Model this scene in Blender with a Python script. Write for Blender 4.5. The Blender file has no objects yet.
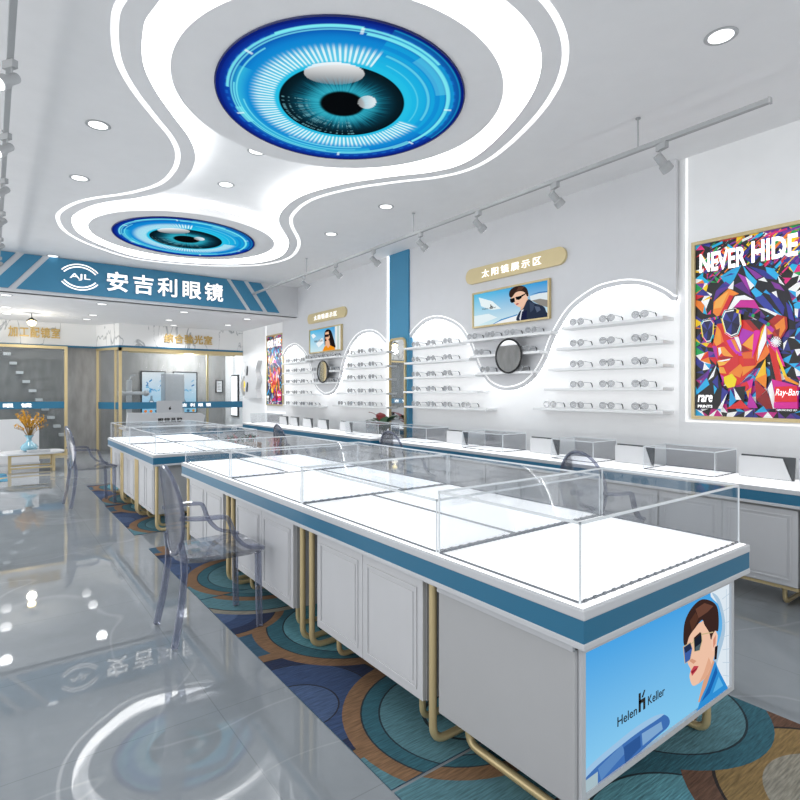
import bpy, bmesh, math, random
from math import sin, cos, pi, atan, atan2, hypot, sqrt, radians
from mathutils import Vector, Matrix
from mathutils.geometry import tessellate_polygon

random.seed(7)
SC = bpy.context.scene
COL = SC.collection

# ------------------------------------------------------------------ camera model (measurement helpers)
FPX, PCX, HZ, CAMH = 546.0, 400.0, 392.0, 1.4
YAW = atan((PCX + 9.0) / FPX)
FW = (sin(YAW), cos(YAW)); RT = (cos(YAW), -sin(YAW))
def _ray(px, py):
    a = (px - PCX) / FPX
    return (FW[0] + RT[0]*a, FW[1] + RT[1]*a, -(py - HZ) / FPX)
def onZ(px, py, z):
    r = _ray(px, py); t = (z - CAMH) / r[2]; return (r[0]*t, r[1]*t)
def onX(px, py, x):            # -> (y, z)
    r = _ray(px, py); t = x / r[0]; return (r[1]*t, CAMH + r[2]*t)
def onY(px, py, y):            # -> (x, z)
    r = _ray(px, py); t = y / r[1]; return (r[0]*t, CAMH + r[2]*t)

# ------------------------------------------------------------------ materials
def lin(c):
    def f(v): return v/12.92 if v <= .04045 else ((v+.055)/1.055)**2.4
    return (f(c[0]), f(c[1]), f(c[2]))
def hx(s):
    s = s.lstrip('#'); return lin(tuple(int(s[i:i+2], 16)/255 for i in (0, 2, 4)))
def inp(n, k, v):
    if k in n.inputs: n.inputs[k].default_value = v
def mat(name, c, rough=.5, metal=0., em=0., emc=None, coat=0., spec=.5, bump=None):
    m = bpy.data.materials.new(name); m.use_nodes = True
    nt = m.node_tree; p = nt.nodes['Principled BSDF']
    if isinstance(c, str): c = hx(c)
    inp(p, 'Base Color', (*c, 1)); inp(p, 'Roughness', rough); inp(p, 'Metallic', metal)
    inp(p, 'Specular IOR Level', spec); inp(p, 'Coat Weight', coat)
    if em:
        e = emc if emc is not None else c
        if isinstance(e, str): e = hx(e)
        inp(p, 'Emission Color', (*e, 1)); inp(p, 'Emission Strength', em)
    # faint procedural tone variation so that nothing is a dead flat colour
    tc = nt.nodes.new('ShaderNodeTexCoord'); nz = nt.nodes.new('ShaderNodeTexNoise')
    inp(nz, 'Scale', 6.); inp(nz, 'Detail', 3.)
    mr = nt.nodes.new('ShaderNodeMapRange'); inp(mr, 'To Min', .97); inp(mr, 'To Max', 1.03)
    mx = nt.nodes.new('ShaderNodeMixRGB'); mx.blend_type = 'MULTIPLY'; inp(mx, 'Fac', 1.)
    mx.inputs['Color1'].default_value = (*c, 1)
    nt.links.new(tc.outputs['Object'], nz.inputs['Vector']); nt.links.new(nz.outputs['Fac'], mr.inputs['Value'])
    nt.links.new(mr.outputs['Result'], mx.inputs['Color2']); nt.links.new(mx.outputs['Color'], p.inputs['Base Color'])
    if bump:
        b = nt.nodes.new('ShaderNodeBump'); n2 = nt.nodes.new('ShaderNodeTexNoise')
        inp(n2, 'Scale', bump[0]); inp(b, 'Strength', bump[1])
        nt.links.new(tc.outputs['Object'], n2.inputs['Vector']); nt.links.new(n2.outputs['Fac'], b.inputs['Height'])
        nt.links.new(b.outputs['Normal'], p.inputs['Normal'])
    return m
def glassmat(name, tint, edge, refl=1.0, base=.05, facing=.35, graze=.55):
    """thin clear sheet: mostly transparent, fresnel reflection, tinted at grazing angles"""
    m = bpy.data.materials.new(name); m.use_nodes = True; nt = m.node_tree
    nt.nodes.clear()
    out = nt.nodes.new('ShaderNodeOutputMaterial')
    tr = nt.nodes.new('ShaderNodeBsdfTransparent'); tr.inputs[0].default_value = (*tint, 1)
    pr = nt.nodes.new('ShaderNodeBsdfPrincipled'); inp(pr, 'Base Color', (*edge, 1)); inp(pr, 'Roughness', .15)
    gl = nt.nodes.new('ShaderNodeBsdfGlossy'); inp(gl, 'Roughness', .03)
    fr = nt.nodes.new('ShaderNodeFresnel'); inp(fr, 'IOR', 1.45)
    lw = nt.nodes.new('ShaderNodeLayerWeight'); inp(lw, 'Blend', facing)
    m1 = nt.nodes.new('ShaderNodeMixShader'); m2 = nt.nodes.new('ShaderNodeMixShader')
    ma = nt.nodes.new('ShaderNodeMath'); ma.operation = 'MULTIPLY_ADD'
    ma.inputs[1].default_value = graze; ma.inputs[2].default_value = base
    mb = nt.nodes.new('ShaderNodeMath'); mb.operation = 'MULTIPLY'; mb.inputs[1].default_value = refl
    L = nt.links.new
    L(lw.outputs['Facing'], ma.inputs[0]); L(ma.outputs[0], m1.inputs[0]); L(tr.outputs[0], m1.inputs[1]); L(pr.outputs[0], m1.inputs[2])
    L(fr.outputs[0], mb.inputs[0]); L(mb.outputs[0], m2.inputs[0]); L(m1.outputs[0], m2.inputs[1]); L(gl.outputs[0], m2.inputs[2])
    L(m2.outputs[0], out.inputs[0])
    return m
def attrmat(name, em=0., base=1., rough=.5, fabric=False, emonly=False):
    m = bpy.data.materials.new(name); m.use_nodes = True; nt = m.node_tree; p = nt.nodes['Principled BSDF']
    a = nt.nodes.new('ShaderNodeVertexColor'); a.layer_name = 'Col'
    inp(p, 'Roughness', rough)
    src = a.outputs['Color']
    if fabric:
        tc = nt.nodes.new('ShaderNodeTexCoord'); mp = nt.nodes.new('ShaderNodeMapping'); mp.inputs['Scale'].default_value = (14, 150, 1)
        mp.inputs['Rotation'].default_value = (0, 0, .5)
        nz = nt.nodes.new('ShaderNodeTexNoise'); inp(nz, 'Scale', 1.); inp(nz, 'Detail', 4.)
        mr = nt.nodes.new('ShaderNodeMapRange'); inp(mr, 'From Min', .3); inp(mr, 'From Max', .7); inp(mr, 'To Min', .6); inp(mr, 'To Max', 1.3)
        mx = nt.nodes.new('ShaderNodeMixRGB'); mx.blend_type = 'MULTIPLY'; inp(mx, 'Fac', 1.)
        nt.links.new(tc.outputs['Object'], mp.inputs['Vector']); nt.links.new(mp.outputs['Vector'], nz.inputs['Vector'])
        nt.links.new(nz.outputs['Fac'], mr.inputs['Value']); nt.links.new(src, mx.inputs['Color1']); nt.links.new(mr.outputs['Result'], mx.inputs['Color2'])
        b = nt.nodes.new('ShaderNodeBump'); inp(b, 'Strength', .5); inp(b, 'Distance', .01)
        nt.links.new(nz.outputs['Fac'], b.inputs['Height']); nt.links.new(b.outputs['Normal'], p.inputs['Normal'])
        src = mx.outputs['Color']
    if emonly: inp(p, 'Base Color', (.002, .002, .002, 1)); inp(p, 'Specular IOR Level', 0.)
    else: nt.links.new(src, p.inputs['Base Color'])
    if em:
        nt.links.new(src, p.inputs['Emission Color']); inp(p, 'Emission Strength', em)
    return m

M = {}
M['ceil'] = mat('ceiling_paint', '#f0f0f1', .8)
M['wall'] = mat('wall_paint', '#d6d7da', .7)
M['niche'] = mat('niche_white', '#f4f5f6', .7)
M['white'] = mat('white_lacquer', '#d3d4d6', .35)
M['shelf'] = mat('shelf_white', '#eeeff0', .4)
M['lip'] = mat('white_lip', '#c2c4c8', .35)
M['carcass'] = mat('cabinet_side', '#adaeb0', .45)
M['door'] = mat('cabinet_white', '#c6c7ca', .4)
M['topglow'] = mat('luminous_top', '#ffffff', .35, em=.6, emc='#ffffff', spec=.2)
M['teal'] = mat('teal_laminate', '#24698a', .4)
M['tealwall'] = mat('teal_wall', '#3c86ab', .5)
M['gold'] = mat('champagne_gold', '#cdb98c', .35, metal=.35)
M['goldsign'] = mat('gold_sign', '#c9b98f', .4, metal=.2, em=.12)
M['goldtext'] = mat('gold_letters', '#c2a566', .35, metal=.3, em=.15)
M['led'] = mat('led_white', '#ffffff', .4, em=1.1)
M['ledline'] = mat('led_line', '#ffffff', .4, em=.45)
M['ledsoft'] = mat('led_soft', '#ffffff', .4, em=1.25)
M['cove'] = mat('cove_light', '#ffffff', .6, em=4.)
M['lamp'] = mat('lamp_face', '#ffffff', .4, em=1.6)
M['warm'] = mat('warm_bulb', '#fff3c8', .4, em=14., emc='#ffe9a8')
M['rim'] = mat('lamp_rim', '#b9bbbd', .4, metal=.2)
M['track'] = mat('track_grey', '#a9abad', .45)
M['black'] = mat('black', '#16181a', .4)
M['dark'] = mat('dark_grey', '#46494c', .3)
M['whitetext'] = mat('white_letters', '#ffffff', .4, em=.75)
M['navyside'] = mat('navy_letter_side', '#2b3550', .5)
M['blacktext'] = mat('black_letters', '#151517', .5)
M['glass'] = glassmat('case_glass', (.985, .99, .995), (.55, .6, .66), .16, .0, .22, .06)
M['glasstint'] = glassmat('smoked_back_pane', (.80, .80, .81), (.5, .5, .52), .3, .03, .2, .1)
M['glassedge'] = mat('case_glass_edge', '#d3d8dc', .15, em=.12)
M['edgedark'] = mat('case_edge_dark', '#6a7078', .15)
M['ghost'] = glassmat('clear_acrylic', (.945, .955, .98), (.32, .34, .42), .8, .02, .5, .34)
M['ghostbar'] = glassmat('clear_acrylic_edge', (.74, .76, .83), (.25, .27, .36), .35, .16, .5, .5)
M['pane'] = glassmat('window_pane', (.9, .92, .93), (.5, .55, .6), .25, .02, .2)
M['lens'] = glassmat('eyewear_lens', (.80, .81, .82), (.6, .61, .62), .3, .3, .3, .2)
M['frame'] = mat('eyewear_frame', '#b3b6b9', .4)
M['tip'] = mat('temple_tip', '#3c3e42', .5)
M['mirror'] = mat('mirror', '#e8eaec', .02, metal=1.)
M['pot'] = mat('white_pot', '#e8e8e6', .35)
M['leaf'] = mat('leaf_green', '#2f5a35', .35)
M['spathe'] = mat('red_spathe', '#8c2326', .3)
M['wood'] = mat('warm_wood', '#8a6a4a', .5)
M['vase'] = mat('blue_glass', '#7fb0c2', .1, coat=.5)
M['golden'] = mat('golden_blossom', '#d6a02c', .6)
M['stem'] = mat('brown_stem', '#8a6a2a', .6)
M['alu'] = mat('aluminium', '#c3c5c8', .35, metal=.4)
M['nichelight2'] = mat('disc_edge_strip', '#ffffff', .4, em=14.)
M['nichelight'] = mat('niche_strip', '#ffffff', .4, em=9.)
M['print'] = attrmat('printed_ink', em=.1, rough=.4)
M['lightbox'] = attrmat('lightbox_print', em=.97, rough=.3, emonly=True)
M['eye'] = attrmat('ceiling_print', em=1.0, rough=.3, emonly=True)
M['rug'] = attrmat('rug_wool', rough=.95, fabric=True)

def floor_mat():
    m = bpy.data.materials.new('polished_grey_tile'); m.use_nodes = True; nt = m.node_tree; p = nt.nodes['Principled BSDF']
    L = nt.links.new
    tc = nt.nodes.new('ShaderNodeTexCoord')
    n1 = nt.nodes.new('ShaderNodeTexNoise'); inp(n1, 'Scale', 1.1); inp(n1, 'Detail', 8.); inp(n1, 'Roughness', .6); inp(n1, 'Distortion', .6)
    r1 = nt.nodes.new('ShaderNodeValToRGB'); r1.color_ramp.elements[0].position = .3; r1.color_ramp.elements[1].position = .72
    r1.color_ramp.elements[0].color = (*hx('#878d92'), 1); r1.color_ramp.elements[1].color = (*hx('#9aa0a5'), 1)
    # thin pale marble veins
    n2 = nt.nodes.new('ShaderNodeTexNoise'); inp(n2, 'Scale', .45); inp(n2, 'Detail', 3.); inp(n2, 'Distortion', .5)
    r2 = nt.nodes.new('ShaderNodeValToRGB'); cr = r2.color_ramp
    cr.elements[0].position = .498; cr.elements[0].color = (0, 0, 0, 1); cr.elements[1].position = .5; cr.elements[1].color = (.22, .22, .22, 1)
    e = cr.elements.new(.502); e.color = (0, 0, 0, 1)
    mx = nt.nodes.new('ShaderNodeMixRGB'); mx.inputs['Color2'].default_value = (*hx('#c3c7ca'), 1)
    bk = nt.nodes.new('ShaderNodeTexBrick'); bk.offset = 0.0
    inp(bk, 'Scale', 1.); inp(bk, 'Mortar Size', .0022); inp(bk, 'Brick Width', .8); inp(bk, 'Row Height', .8)
    inp(bk, 'Color1', (1, 1, 1, 1)); inp(bk, 'Color2', (.985, .985, .985, 1)); inp(bk, 'Mortar', (.8, .8, .8, 1))
    m2 = nt.nodes.new('ShaderNodeMixRGB'); m2.blend_type = 'MULTIPLY'; inp(m2, 'Fac', 1.)
    L(tc.outputs['Object'], n1.inputs['Vector']); L(tc.outputs['Object'], n2.inputs['Vector']); L(tc.outputs['Object'], bk.inputs['Vector'])
    L(n1.outputs['Fac'], r1.inputs['Fac']); L(n2.outputs['Fac'], r2.inputs['Fac'])
    L(r1.outputs['Color'], mx.inputs['Color1']); L(r2.outputs['Color'], mx.inputs['Fac'])
    L(mx.outputs['Color'], m2.inputs['Color1']); L(bk.outputs['Color'], m2.inputs['Color2'])
    L(m2.outputs['Color'], p.inputs['Base Color'])
    inp(p, 'Roughness', .025); inp(p, 'IOR', 1.6); inp(p, 'Specular IOR Level', .55)
    return m
M['floor'] = floor_mat()

def concrete_mat():
    m = mat('grey_concrete', '#8c8a88', .7); nt = m.node_tree; p = nt.nodes['Principled BSDF']; L = nt.links.new
    tc = nt.nodes.new('ShaderNodeTexCoord'); mp = nt.nodes.new('ShaderNodeMapping'); mp.inputs['Scale'].default_value = (5, 5, 1.5)
    n = nt.nodes.new('ShaderNodeTexNoise'); inp(n, 'Scale', 1.6); inp(n, 'Detail', 7.)
    r = nt.nodes.new('ShaderNodeValToRGB'); r.color_ramp.elements[0].position = .3; r.color_ramp.elements[1].position = .75
    r.color_ramp.elements[0].color = (*hx('#8d8c8a'), 1); r.color_ramp.elements[1].color = (*hx('#a5a4a2'), 1)
    L(tc.outputs['Object'], mp.inputs['Vector']); L(mp.outputs['Vector'], n.inputs['Vector']); L(n.outputs['Fac'], r.inputs['Fac'])
    L(r.outputs['Color'], p.inputs['Base Color']); return m
M['concrete'] = concrete_mat()
def marble_mat():
    m = mat('white_marble', '#e9e9e8', .25); nt = m.node_tree; p = nt.nodes['Principled BSDF']; L = nt.links.new
    tc = nt.nodes.new('ShaderNodeTexCoord'); mp = nt.nodes.new('ShaderNodeMapping')
    mp.inputs['Rotation'].default_value = (0, radians(48), 0); mp.inputs['Scale'].default_value = (1.6, 1, .5)
    n = nt.nodes.new('ShaderNodeTexNoise'); inp(n, 'Scale', 1.5); inp(n, 'Detail', 4.); inp(n, 'Distortion', .8)
    r = nt.nodes.new('ShaderNodeValToRGB'); cr = r.color_ramp
    cr.elements[0].position = .485; cr.elements[0].color = (*hx('#efefee'), 1); cr.elements[1].position = .5; cr.elements[1].color = (*hx('#a9acae'), 1)
    e = cr.elements.new(.515); e.color = (*hx('#efefee'), 1)
    L(tc.outputs['Object'], mp.inputs['Vector']); L(mp.outputs['Vector'], n.inputs['Vector']); L(n.outputs['Fac'], r.inputs['Fac'])
    L(r.outputs['Color'], p.inputs['Base Color']); return m
M['marble'] = marble_mat()

# ------------------------------------------------------------------ scene graph helpers
ORG = {}
def props(o, label=None, cat=None, group=None, kind=None):
    if label: o['label'] = label
    if cat: o['category'] = cat
    if group: o['group'] = group
    if kind: o['kind'] = kind
    return o
def thing(name, label, cat, loc=(0, 0, 0), group=None, rz=0.):
    o = bpy.data.objects.new(name, None); COL.objects.link(o); o.location = loc; o.rotation_euler = (0, 0, rz)
    o.empty_display_size = .1
    ORG[o.name] = Vector(loc)
    return props(o, label, cat, group)
def copy_tree(o, parent=None):
    c = o.copy(); COL.objects.link(c); c.parent = parent
    for ch in o.children: copy_tree(ch, c)
    return c

class Fr:                      # a plane frame: u, v on the plane, d outwards
    def __init__(s, o, u, v, n): s.o, s.u, s.v, s.n = Vector(o), Vector(u), Vector(v), Vector(n)
    def p(s, u, v, d=0.): return s.o + s.u*u + s.v*v + s.n*d
def frY(y): return Fr((0, y, 0), (1, 0, 0), (0, 0, 1), (0, -1, 0))
def frX(x): return Fr((x, 0, 0), (0, -1, 0), (0, 0, 1), (-1, 0, 0))      # faces -X; u = -y
def frU(z): return Fr((0, 0, z), (1, 0, 0), (0, 1, 0), (0, 0, 1))        # faces up
def frD(z): return Fr((0, 0, z), (1, 0, 0), (0, -1, 0), (0, 0, -1))      # faces down; v = -y

class MB:
    def __init__(s): s.v, s.f, s.m, s.c = [], [], [], []
    def add(s, vs, fs, m=0, col=None):
        b = len(s.v); s.v += [tuple(q) for q in vs]
        for f in fs: s.f.append([i+b for i in f]); s.m.append(m); s.c.append(col)
        return s
    def box(s, x0, y0, z0, x1, y1, z1, m=0, col=None):
        x0, x1 = sorted((x0, x1)); y0, y1 = sorted((y0, y1)); z0, z1 = sorted((z0, z1))
        vs = [(x, y, z) for z in (z0, z1) for y in (y0, y1) for x in (x0, x1)]
        return s.add(vs, [(0, 2, 3, 1), (4, 5, 7, 6), (0, 1, 5, 4), (2, 6, 7, 3), (0, 4, 6, 2), (1, 3, 7, 5)], m, col)
    def tube(s, pts, r, n=8, closed=False, m=0, flat=None, radii=None):
        """sweep a round (or, with flat=(w,h), rectangular) section along pts"""
        P = [Vector(p) for p in pts]; N = len(P); rings = []
        ref = None
        for i in range(N):
            a = P[(i-1) % N] if (closed or i > 0) else P[i]
            c = P[(i+1) % N] if (closed or i < N-1) else P[i]
            t = (c - a).normalized()
            if ref is None:
                ref = Vector((0, 0, 1)) if abs(t.z) < .9 else Vector((0, 1, 0))
            x = t.cross(ref)
            if x.length < 1e-6: x = t.cross(Vector((1, 0, 0)))
            x.normalize(); y = x.cross(t).normalized(); ref = y
            rr = radii[i] if radii else r
            if flat:
                w, h = flat; ring = [P[i] + x*(sx*w/2) + y*(sy*h/2) for sx, sy in ((-1, -1), (1, -1), (1, 1), (-1, 1))]
            else:
                ring = [P[i] + (x*cos(2*pi*k/n) + y*sin(2*pi*k/n))*rr for k in range(n)]
            rings.append(ring)
        k = len(rings[0]); vs = [q for R in rings for q in R]; fs = []
        for i in range(N if closed else N-1):
            j = (i+1) % N
            for a in range(k):
                b = (a+1) % k; fs.append((i*k+a, i*k+b, j*k+b, j*k+a))
        if not closed:
            fs.append(tuple(range(k))[::-1]); fs.append(tuple((N-1)*k+a for a in range(k)))
        return s.add(vs, fs, m)
    def flat(s, fr, outer, d=0., m=0, col=None, holes=()):
        loops = [outer] + list(holes)
        if not holes and len(outer) <= 4:
            return s.add([fr.p(u, v, d) for u, v in outer], [tuple(range(len(outer)))], m, col)
        tris = tessellate_polygon([[Vector((u, v, 0)) for u, v in lp] for lp in loops])
        allp = [q for lp in loops for q in lp]
        return s.add([fr.p(u, v, d) for u, v in allp], [tuple(t) for t in tris], m, col)
    def prism(s, fr, outer, d0, d1, m=0, holes=(), ms=None, col=None):
        s.flat(fr, outer, d0, m, col, holes); s.flat(fr, outer, d1, m, col, holes)
        for lp in [outer] + list(holes):
            n = len(lp); vs = [fr.p(u, v, d0) for u, v in lp] + [fr.p(u, v, d1) for u, v in lp]
            s.add(vs, [(i, (i+1) % n, n+(i+1) % n, n+i) for i in range(n)], m if ms is None else ms, col)
        return s
    def lathe(s, prof, c, n=24, m=0, axis=None):
        """prof: (r, h) pairs along axis (default z)"""
        ax = Vector(axis or (0, 0, 1)).normalized(); x = ax.orthogonal().normalized(); y = ax.cross(x)
        c = Vector(c); vs = []
        for r, h in prof:
            vs += [c + ax*h + (x*cos(2*pi*k/n) + y*sin(2*pi*k/n))*max(r, 1e-4) for k in range(n)]
        fs = [(i*n+k, i*n+(k+1) % n, (i+1)*n+(k+1) % n, (i+1)*n+k) for i in range(len(prof)-1) for k in range(n)]
        fs.append(tuple(range(n))[::-1]); fs.append(tuple((len(prof)-1)*n+k for k in range(n)))
        return s.add(vs, fs, m)
    def build(s, name, mats, parent=None, bevel=0., smooth=False, label=None, cat=None, group=None, kind=None, loc=None, weld=True):
        me = bpy.data.meshes.new(name)
        org = Vector((0, 0, 0))
        if parent is not None: org = ORG[parent.name]
        elif loc is not None: org = Vector(loc)
        me.from_pydata([tuple(Vector(q) - org) for q in s.v], [], s.f)
        if not isinstance(mats, (list, tuple)): mats = [mats]
        for q in mats: me.materials.append(q)
        me.polygons.foreach_set('material_index', s.m)
        if any(c is not None for c in s.c):
            at = me.color_attributes.new('Col', 'FLOAT_COLOR', 'CORNER')
            for pol, c in zip(me.polygons, s.c):
                for k, li in enumerate(pol.loop_indices):
                    q = (1, 1, 1) if c is None else (c[k % len(c)] if isinstance(c[0], (tuple, list)) else c)
                    at.data[li].color = (*q, 1)
        bm = bmesh.new(); bm.from_mesh(me)
        if weld: bmesh.ops.remove_doubles(bm, verts=bm.verts, dist=1e-6)
        bmesh.ops.recalc_face_normals(bm, faces=bm.faces)
        bm.to_mesh(me); bm.free()
        o = bpy.data.objects.new(name, me); COL.objects.link(o)
        if parent is not None: o.parent = parent
        elif loc is not None: o.location = loc
        ORG[o.name] = org
        if smooth:
            me.polygons.foreach_set('use_smooth', [True]*len(me.polygons))
            try: me.set_sharp_from_angle(angle=radians(40))
            except Exception: pass
        if bevel:
            b = o.modifiers.new('edge', 'BEVEL'); b.width = bevel; b.segments = 2; b.limit_method = 'ANGLE'; b.angle_limit = radians(50)
        return props(o, label, cat, group, kind)

def struct(name, mb, m, **k): return mb.build(name, m, kind='structure', **k)
def arc(cx, cy, rx, ry, a0, a1, n): return [(cx+rx*cos(a0+(a1-a0)*i/n), cy+ry*sin(a0+(a1-a0)*i/n)) for i in range(n+1)]
def ell(cx, cy, rx, ry, n=48): return [(cx+rx*cos(2*pi*i/n), cy+ry*sin(2*pi*i/n)) for i in range(n)]
def rrect(u0, v0, u1, v1, r, n=6):
    o = []
    for cx, cy, a in ((u1-r, v1-r, 0), (u0+r, v1-r, pi/2), (u0+r, v0+r, pi), (u1-r, v0+r, 1.5*pi)):
        o += arc(cx, cy, r, r, a, a+pi/2, n)
    return o
def rect(u0, v0, u1, v1): return [(u0, v0), (u1, v0), (u1, v1), (u0, v1)]
def smooth_pts(pts, n=6, closed=False):
    N = len(pts); o = []
    for i in range(N if closed else N-1):
        g = (lambda k: pts[k % N]) if closed else (lambda k: pts[max(0, min(N-1, k))])
        p0, p1, p2, p3 = g(i-1), g(i), g(i+1), g(i+2)
        for k in range(n):
            t = k/n; o.append(tuple(.5*((2*b)+(-a+c)*t+(2*a-5*b+4*c-d)*t*t+(-a+3*b-3*c+d)*t**3) for a, b, c, d in zip(p0, p1, p2, p3)))
    if not closed: o.append(tuple(pts[-1]))
    return o
def round_path(pts, r, n=5):
    P = [Vector(p) for p in pts]; o = [P[0]]
    for i in range(1, len(P)-1):
        a = (P[i-1]-P[i]).normalized(); b = (P[i+1]-P[i]).normalized()
        p0, p2 = P[i]+a*r, P[i]+b*r
        for k in range(n+1):
            t = k/n; o.append(p0*(1-t)**2 + P[i]*2*t*(1-t) + p2*t*t)
    return o + [P[-1]]
def offset_poly(pts, d):
    N = len(pts); o = []
    A = sum(pts[i][0]*pts[(i+1) % N][1]-pts[(i+1) % N][0]*pts[i][1] for i in range(N))
    sg = 1 if A > 0 else -1
    for i in range(N):
        a, b, c = pts[i-1], pts[i], pts[(i+1) % N]
        tx, ty = c[0]-a[0], c[1]-a[1]; l = hypot(tx, ty) or 1
        o.append((b[0]+sg*ty/l*d, b[1]-sg*tx/l*d))
    return o
_tmp = []
def text_mesh(mb, s, fr, u0, v0, w=None, h=None, d0=0., d1=.01, bold=0., m=0, ms=None, spacing=1., shear=0., col=None):
    cu = bpy.data.curves.new('t', 'FONT'); cu.body = s; cu.size = 1.; cu.offset = bold; cu.extrude = .5; cu.space_character = spacing; cu.shear = shear
    cu.resolution_u = 3
    o = bpy.data.objects.new('t', cu); COL.objects.link(o)
    dg = bpy.context.evaluated_depsgraph_get(); ev = o.evaluated_get(dg); me = ev.to_mesh()
    vs = [v.co.copy() for v in me.vertices]; fs = [tuple(p.vertices) for p in me.polygons]
    nz = [abs(p.normal.z) for p in me.polygons]
    ev.to_mesh_clear(); bpy.data.objects.remove(o); bpy.data.curves.remove(cu)
    if not vs: return
    x0, x1 = min(v.x for v in vs), max(v.x for v in vs); y0, y1 = min(v.y for v in vs), max(v.y for v in vs)
    sy = h/(y1-y0) if h else None; sx = w/(x1-x0) if w else sy
    if sy is None: sy = sx
    out = [fr.p(u0+(v.x-x0)*sx, v0+(v.y-y0)*sy, d0+(v.z+.5)*(d1-d0)) for v in vs]
    for k in (0, 1):
        ff = [f for f, q in zip(fs, nz) if (q < .5) == bool(k)]
        if ff: mb.add(out, ff, (ms if (k and ms is not None) else m), col)

# ------------------------------------------------------------------ constants of the room
CZ = 3.57           # ceiling
SOF = 2.95          # soffit beyond the fascia
XW = 5.16           # right wall surface
XP = 5.10           # front of the thick wave panels
YF = 10.36          # fascia
YB = 13.6           # booth front
YL = 14.5           # left back wall
YI = 14.9           # back of the booth
TOPZ = .78

# ------------------------------------------------------------------ floor, ceiling, walls
struct('floor', MB().box(-4, -3, -.1, 5.3, 15.2, 0), M['floor'])

ledL = [(0.58, 3.34), (0.59, 3.62), (0.67, 3.97), (0.82, 4.28), (1.03, 4.6), (1.24, 4.91), (1.37, 5.22), (1.43, 5.61), (1.4, 6.07), (1.2, 6.54), (0.86, 7.05), (0.69, 7.57), (0.67, 8.05), (0.84, 8.69), (1.25, 9.25), (1.92, 9.7)]
ledR = [(2.88, 9.52), (3.62, 8.97), (3.86, 8.19), (3.61, 7.28), (3.1, 6.48), (2.93, 6.02), (2.9, 5.5), (3.07, 4.99), (3.34, 4.55), (3.6, 4.2), (3.73, 3.85), (3.68, 3.41), (3.42, 2.76), (3.1, 2.3), (2.7, 2.02), (2.2, 1.92), (1.6, 2.05), (1.05, 2.42), (.7, 2.85)]
cloud = smooth_pts(ledL + ledR, 5, True)
led_in = offset_poly(cloud, -.02); led_out = offset_poly(cloud, .02)
inner = offset_poly(cloud, -.15)
m = MB(); m.flat(frD(CZ), [(-4, 3), (5.3, 3), (5.3, -YF-.2), (-4, -YF-.2)], 0, 0, None, [[(x, -y) for x, y in inner]])
m.box(-4, -3, CZ+.25, 5.3, YF+.2, CZ+.3)
struct('ceiling', m, M['ceil'])
# cove: bright upright edge plus the white recessed field above it
m = MB(); n = len(inner)
vs = [(x, y, CZ) for x, y in inner] + [(x, y, CZ+.16) for x, y in inner]
m.add(vs, [(i, (i+1) % n, n+(i+1) % n, n+i) for i in range(n)])
struct('trim_1', m, M['cove'])
m = MB(); m.flat(frD(CZ+.16), [(x, -y) for x, y in inner]); struct('trim_2', m, M['niche'])
m = MB(); m.flat(frD(CZ-.002), [(x, -y) for x, y in led_out], 0, 0, None, [[(x, -y) for x, y in led_in]])
struct('trim_3', m, M['ledsoft'])

# right wall behind the shelves
struct('wall_right', MB().box(XW, -3, 0, XW+.14, 15.2, CZ+.2), M['niche'])
# soffit and fascia
struct('trim_4', MB().box(-4, YF+.002, SOF, XW, 15.2, SOF+.08), M['ceil'])
struct('wall_fascia', MB().box(-4, YF, SOF, XW-.002, YF+.12, CZ+.1), M['wall'])

# thick wall panels with the wave shaped lower edge
nearw = [(408.75, 336), (415, 327.5), (425, 319), (437.5, 316), (450, 319), (460, 325), (466, 332.5), (472.5, 344), (479, 362.5), (485, 374), (492.5, 382.5), (505, 387), (520, 384), (532.5, 374), (542.5, 357.5), (550, 337.5), (562.5, 315), (575, 301), (594, 288), (610, 282.5), (628, 279.8), (646, 281.8), (664, 289), (676, 297.5)]
farw = [(282.5, 355), (286, 348), (294, 343.5), (301, 347), (307.5, 356), (312.5, 372.5), (316, 385), (322.5, 392), (327.5, 393), (334, 389), (339, 377.5), (342.5, 361), (349, 345), (357.5, 334), (367.5, 330), (377.5, 332), (387, 341.5)]
def niche_glow_mat():  # niche glow put into the material: emission fading out towards the bottom
    m = mat('niche_glow_sheet', '#f6f7f8', .6); nt = m.node_tree; p = nt.nodes['Principled BSDF']; L = nt.links.new
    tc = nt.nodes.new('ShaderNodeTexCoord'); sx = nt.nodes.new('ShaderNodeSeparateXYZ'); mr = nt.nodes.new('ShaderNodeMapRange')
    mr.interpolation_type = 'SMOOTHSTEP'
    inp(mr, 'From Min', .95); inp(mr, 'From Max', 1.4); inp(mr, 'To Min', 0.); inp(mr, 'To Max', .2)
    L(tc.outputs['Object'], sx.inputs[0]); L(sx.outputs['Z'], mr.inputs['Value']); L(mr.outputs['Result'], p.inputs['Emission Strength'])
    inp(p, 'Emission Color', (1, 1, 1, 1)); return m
M['nicheglow'] = niche_glow_mat()
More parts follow.
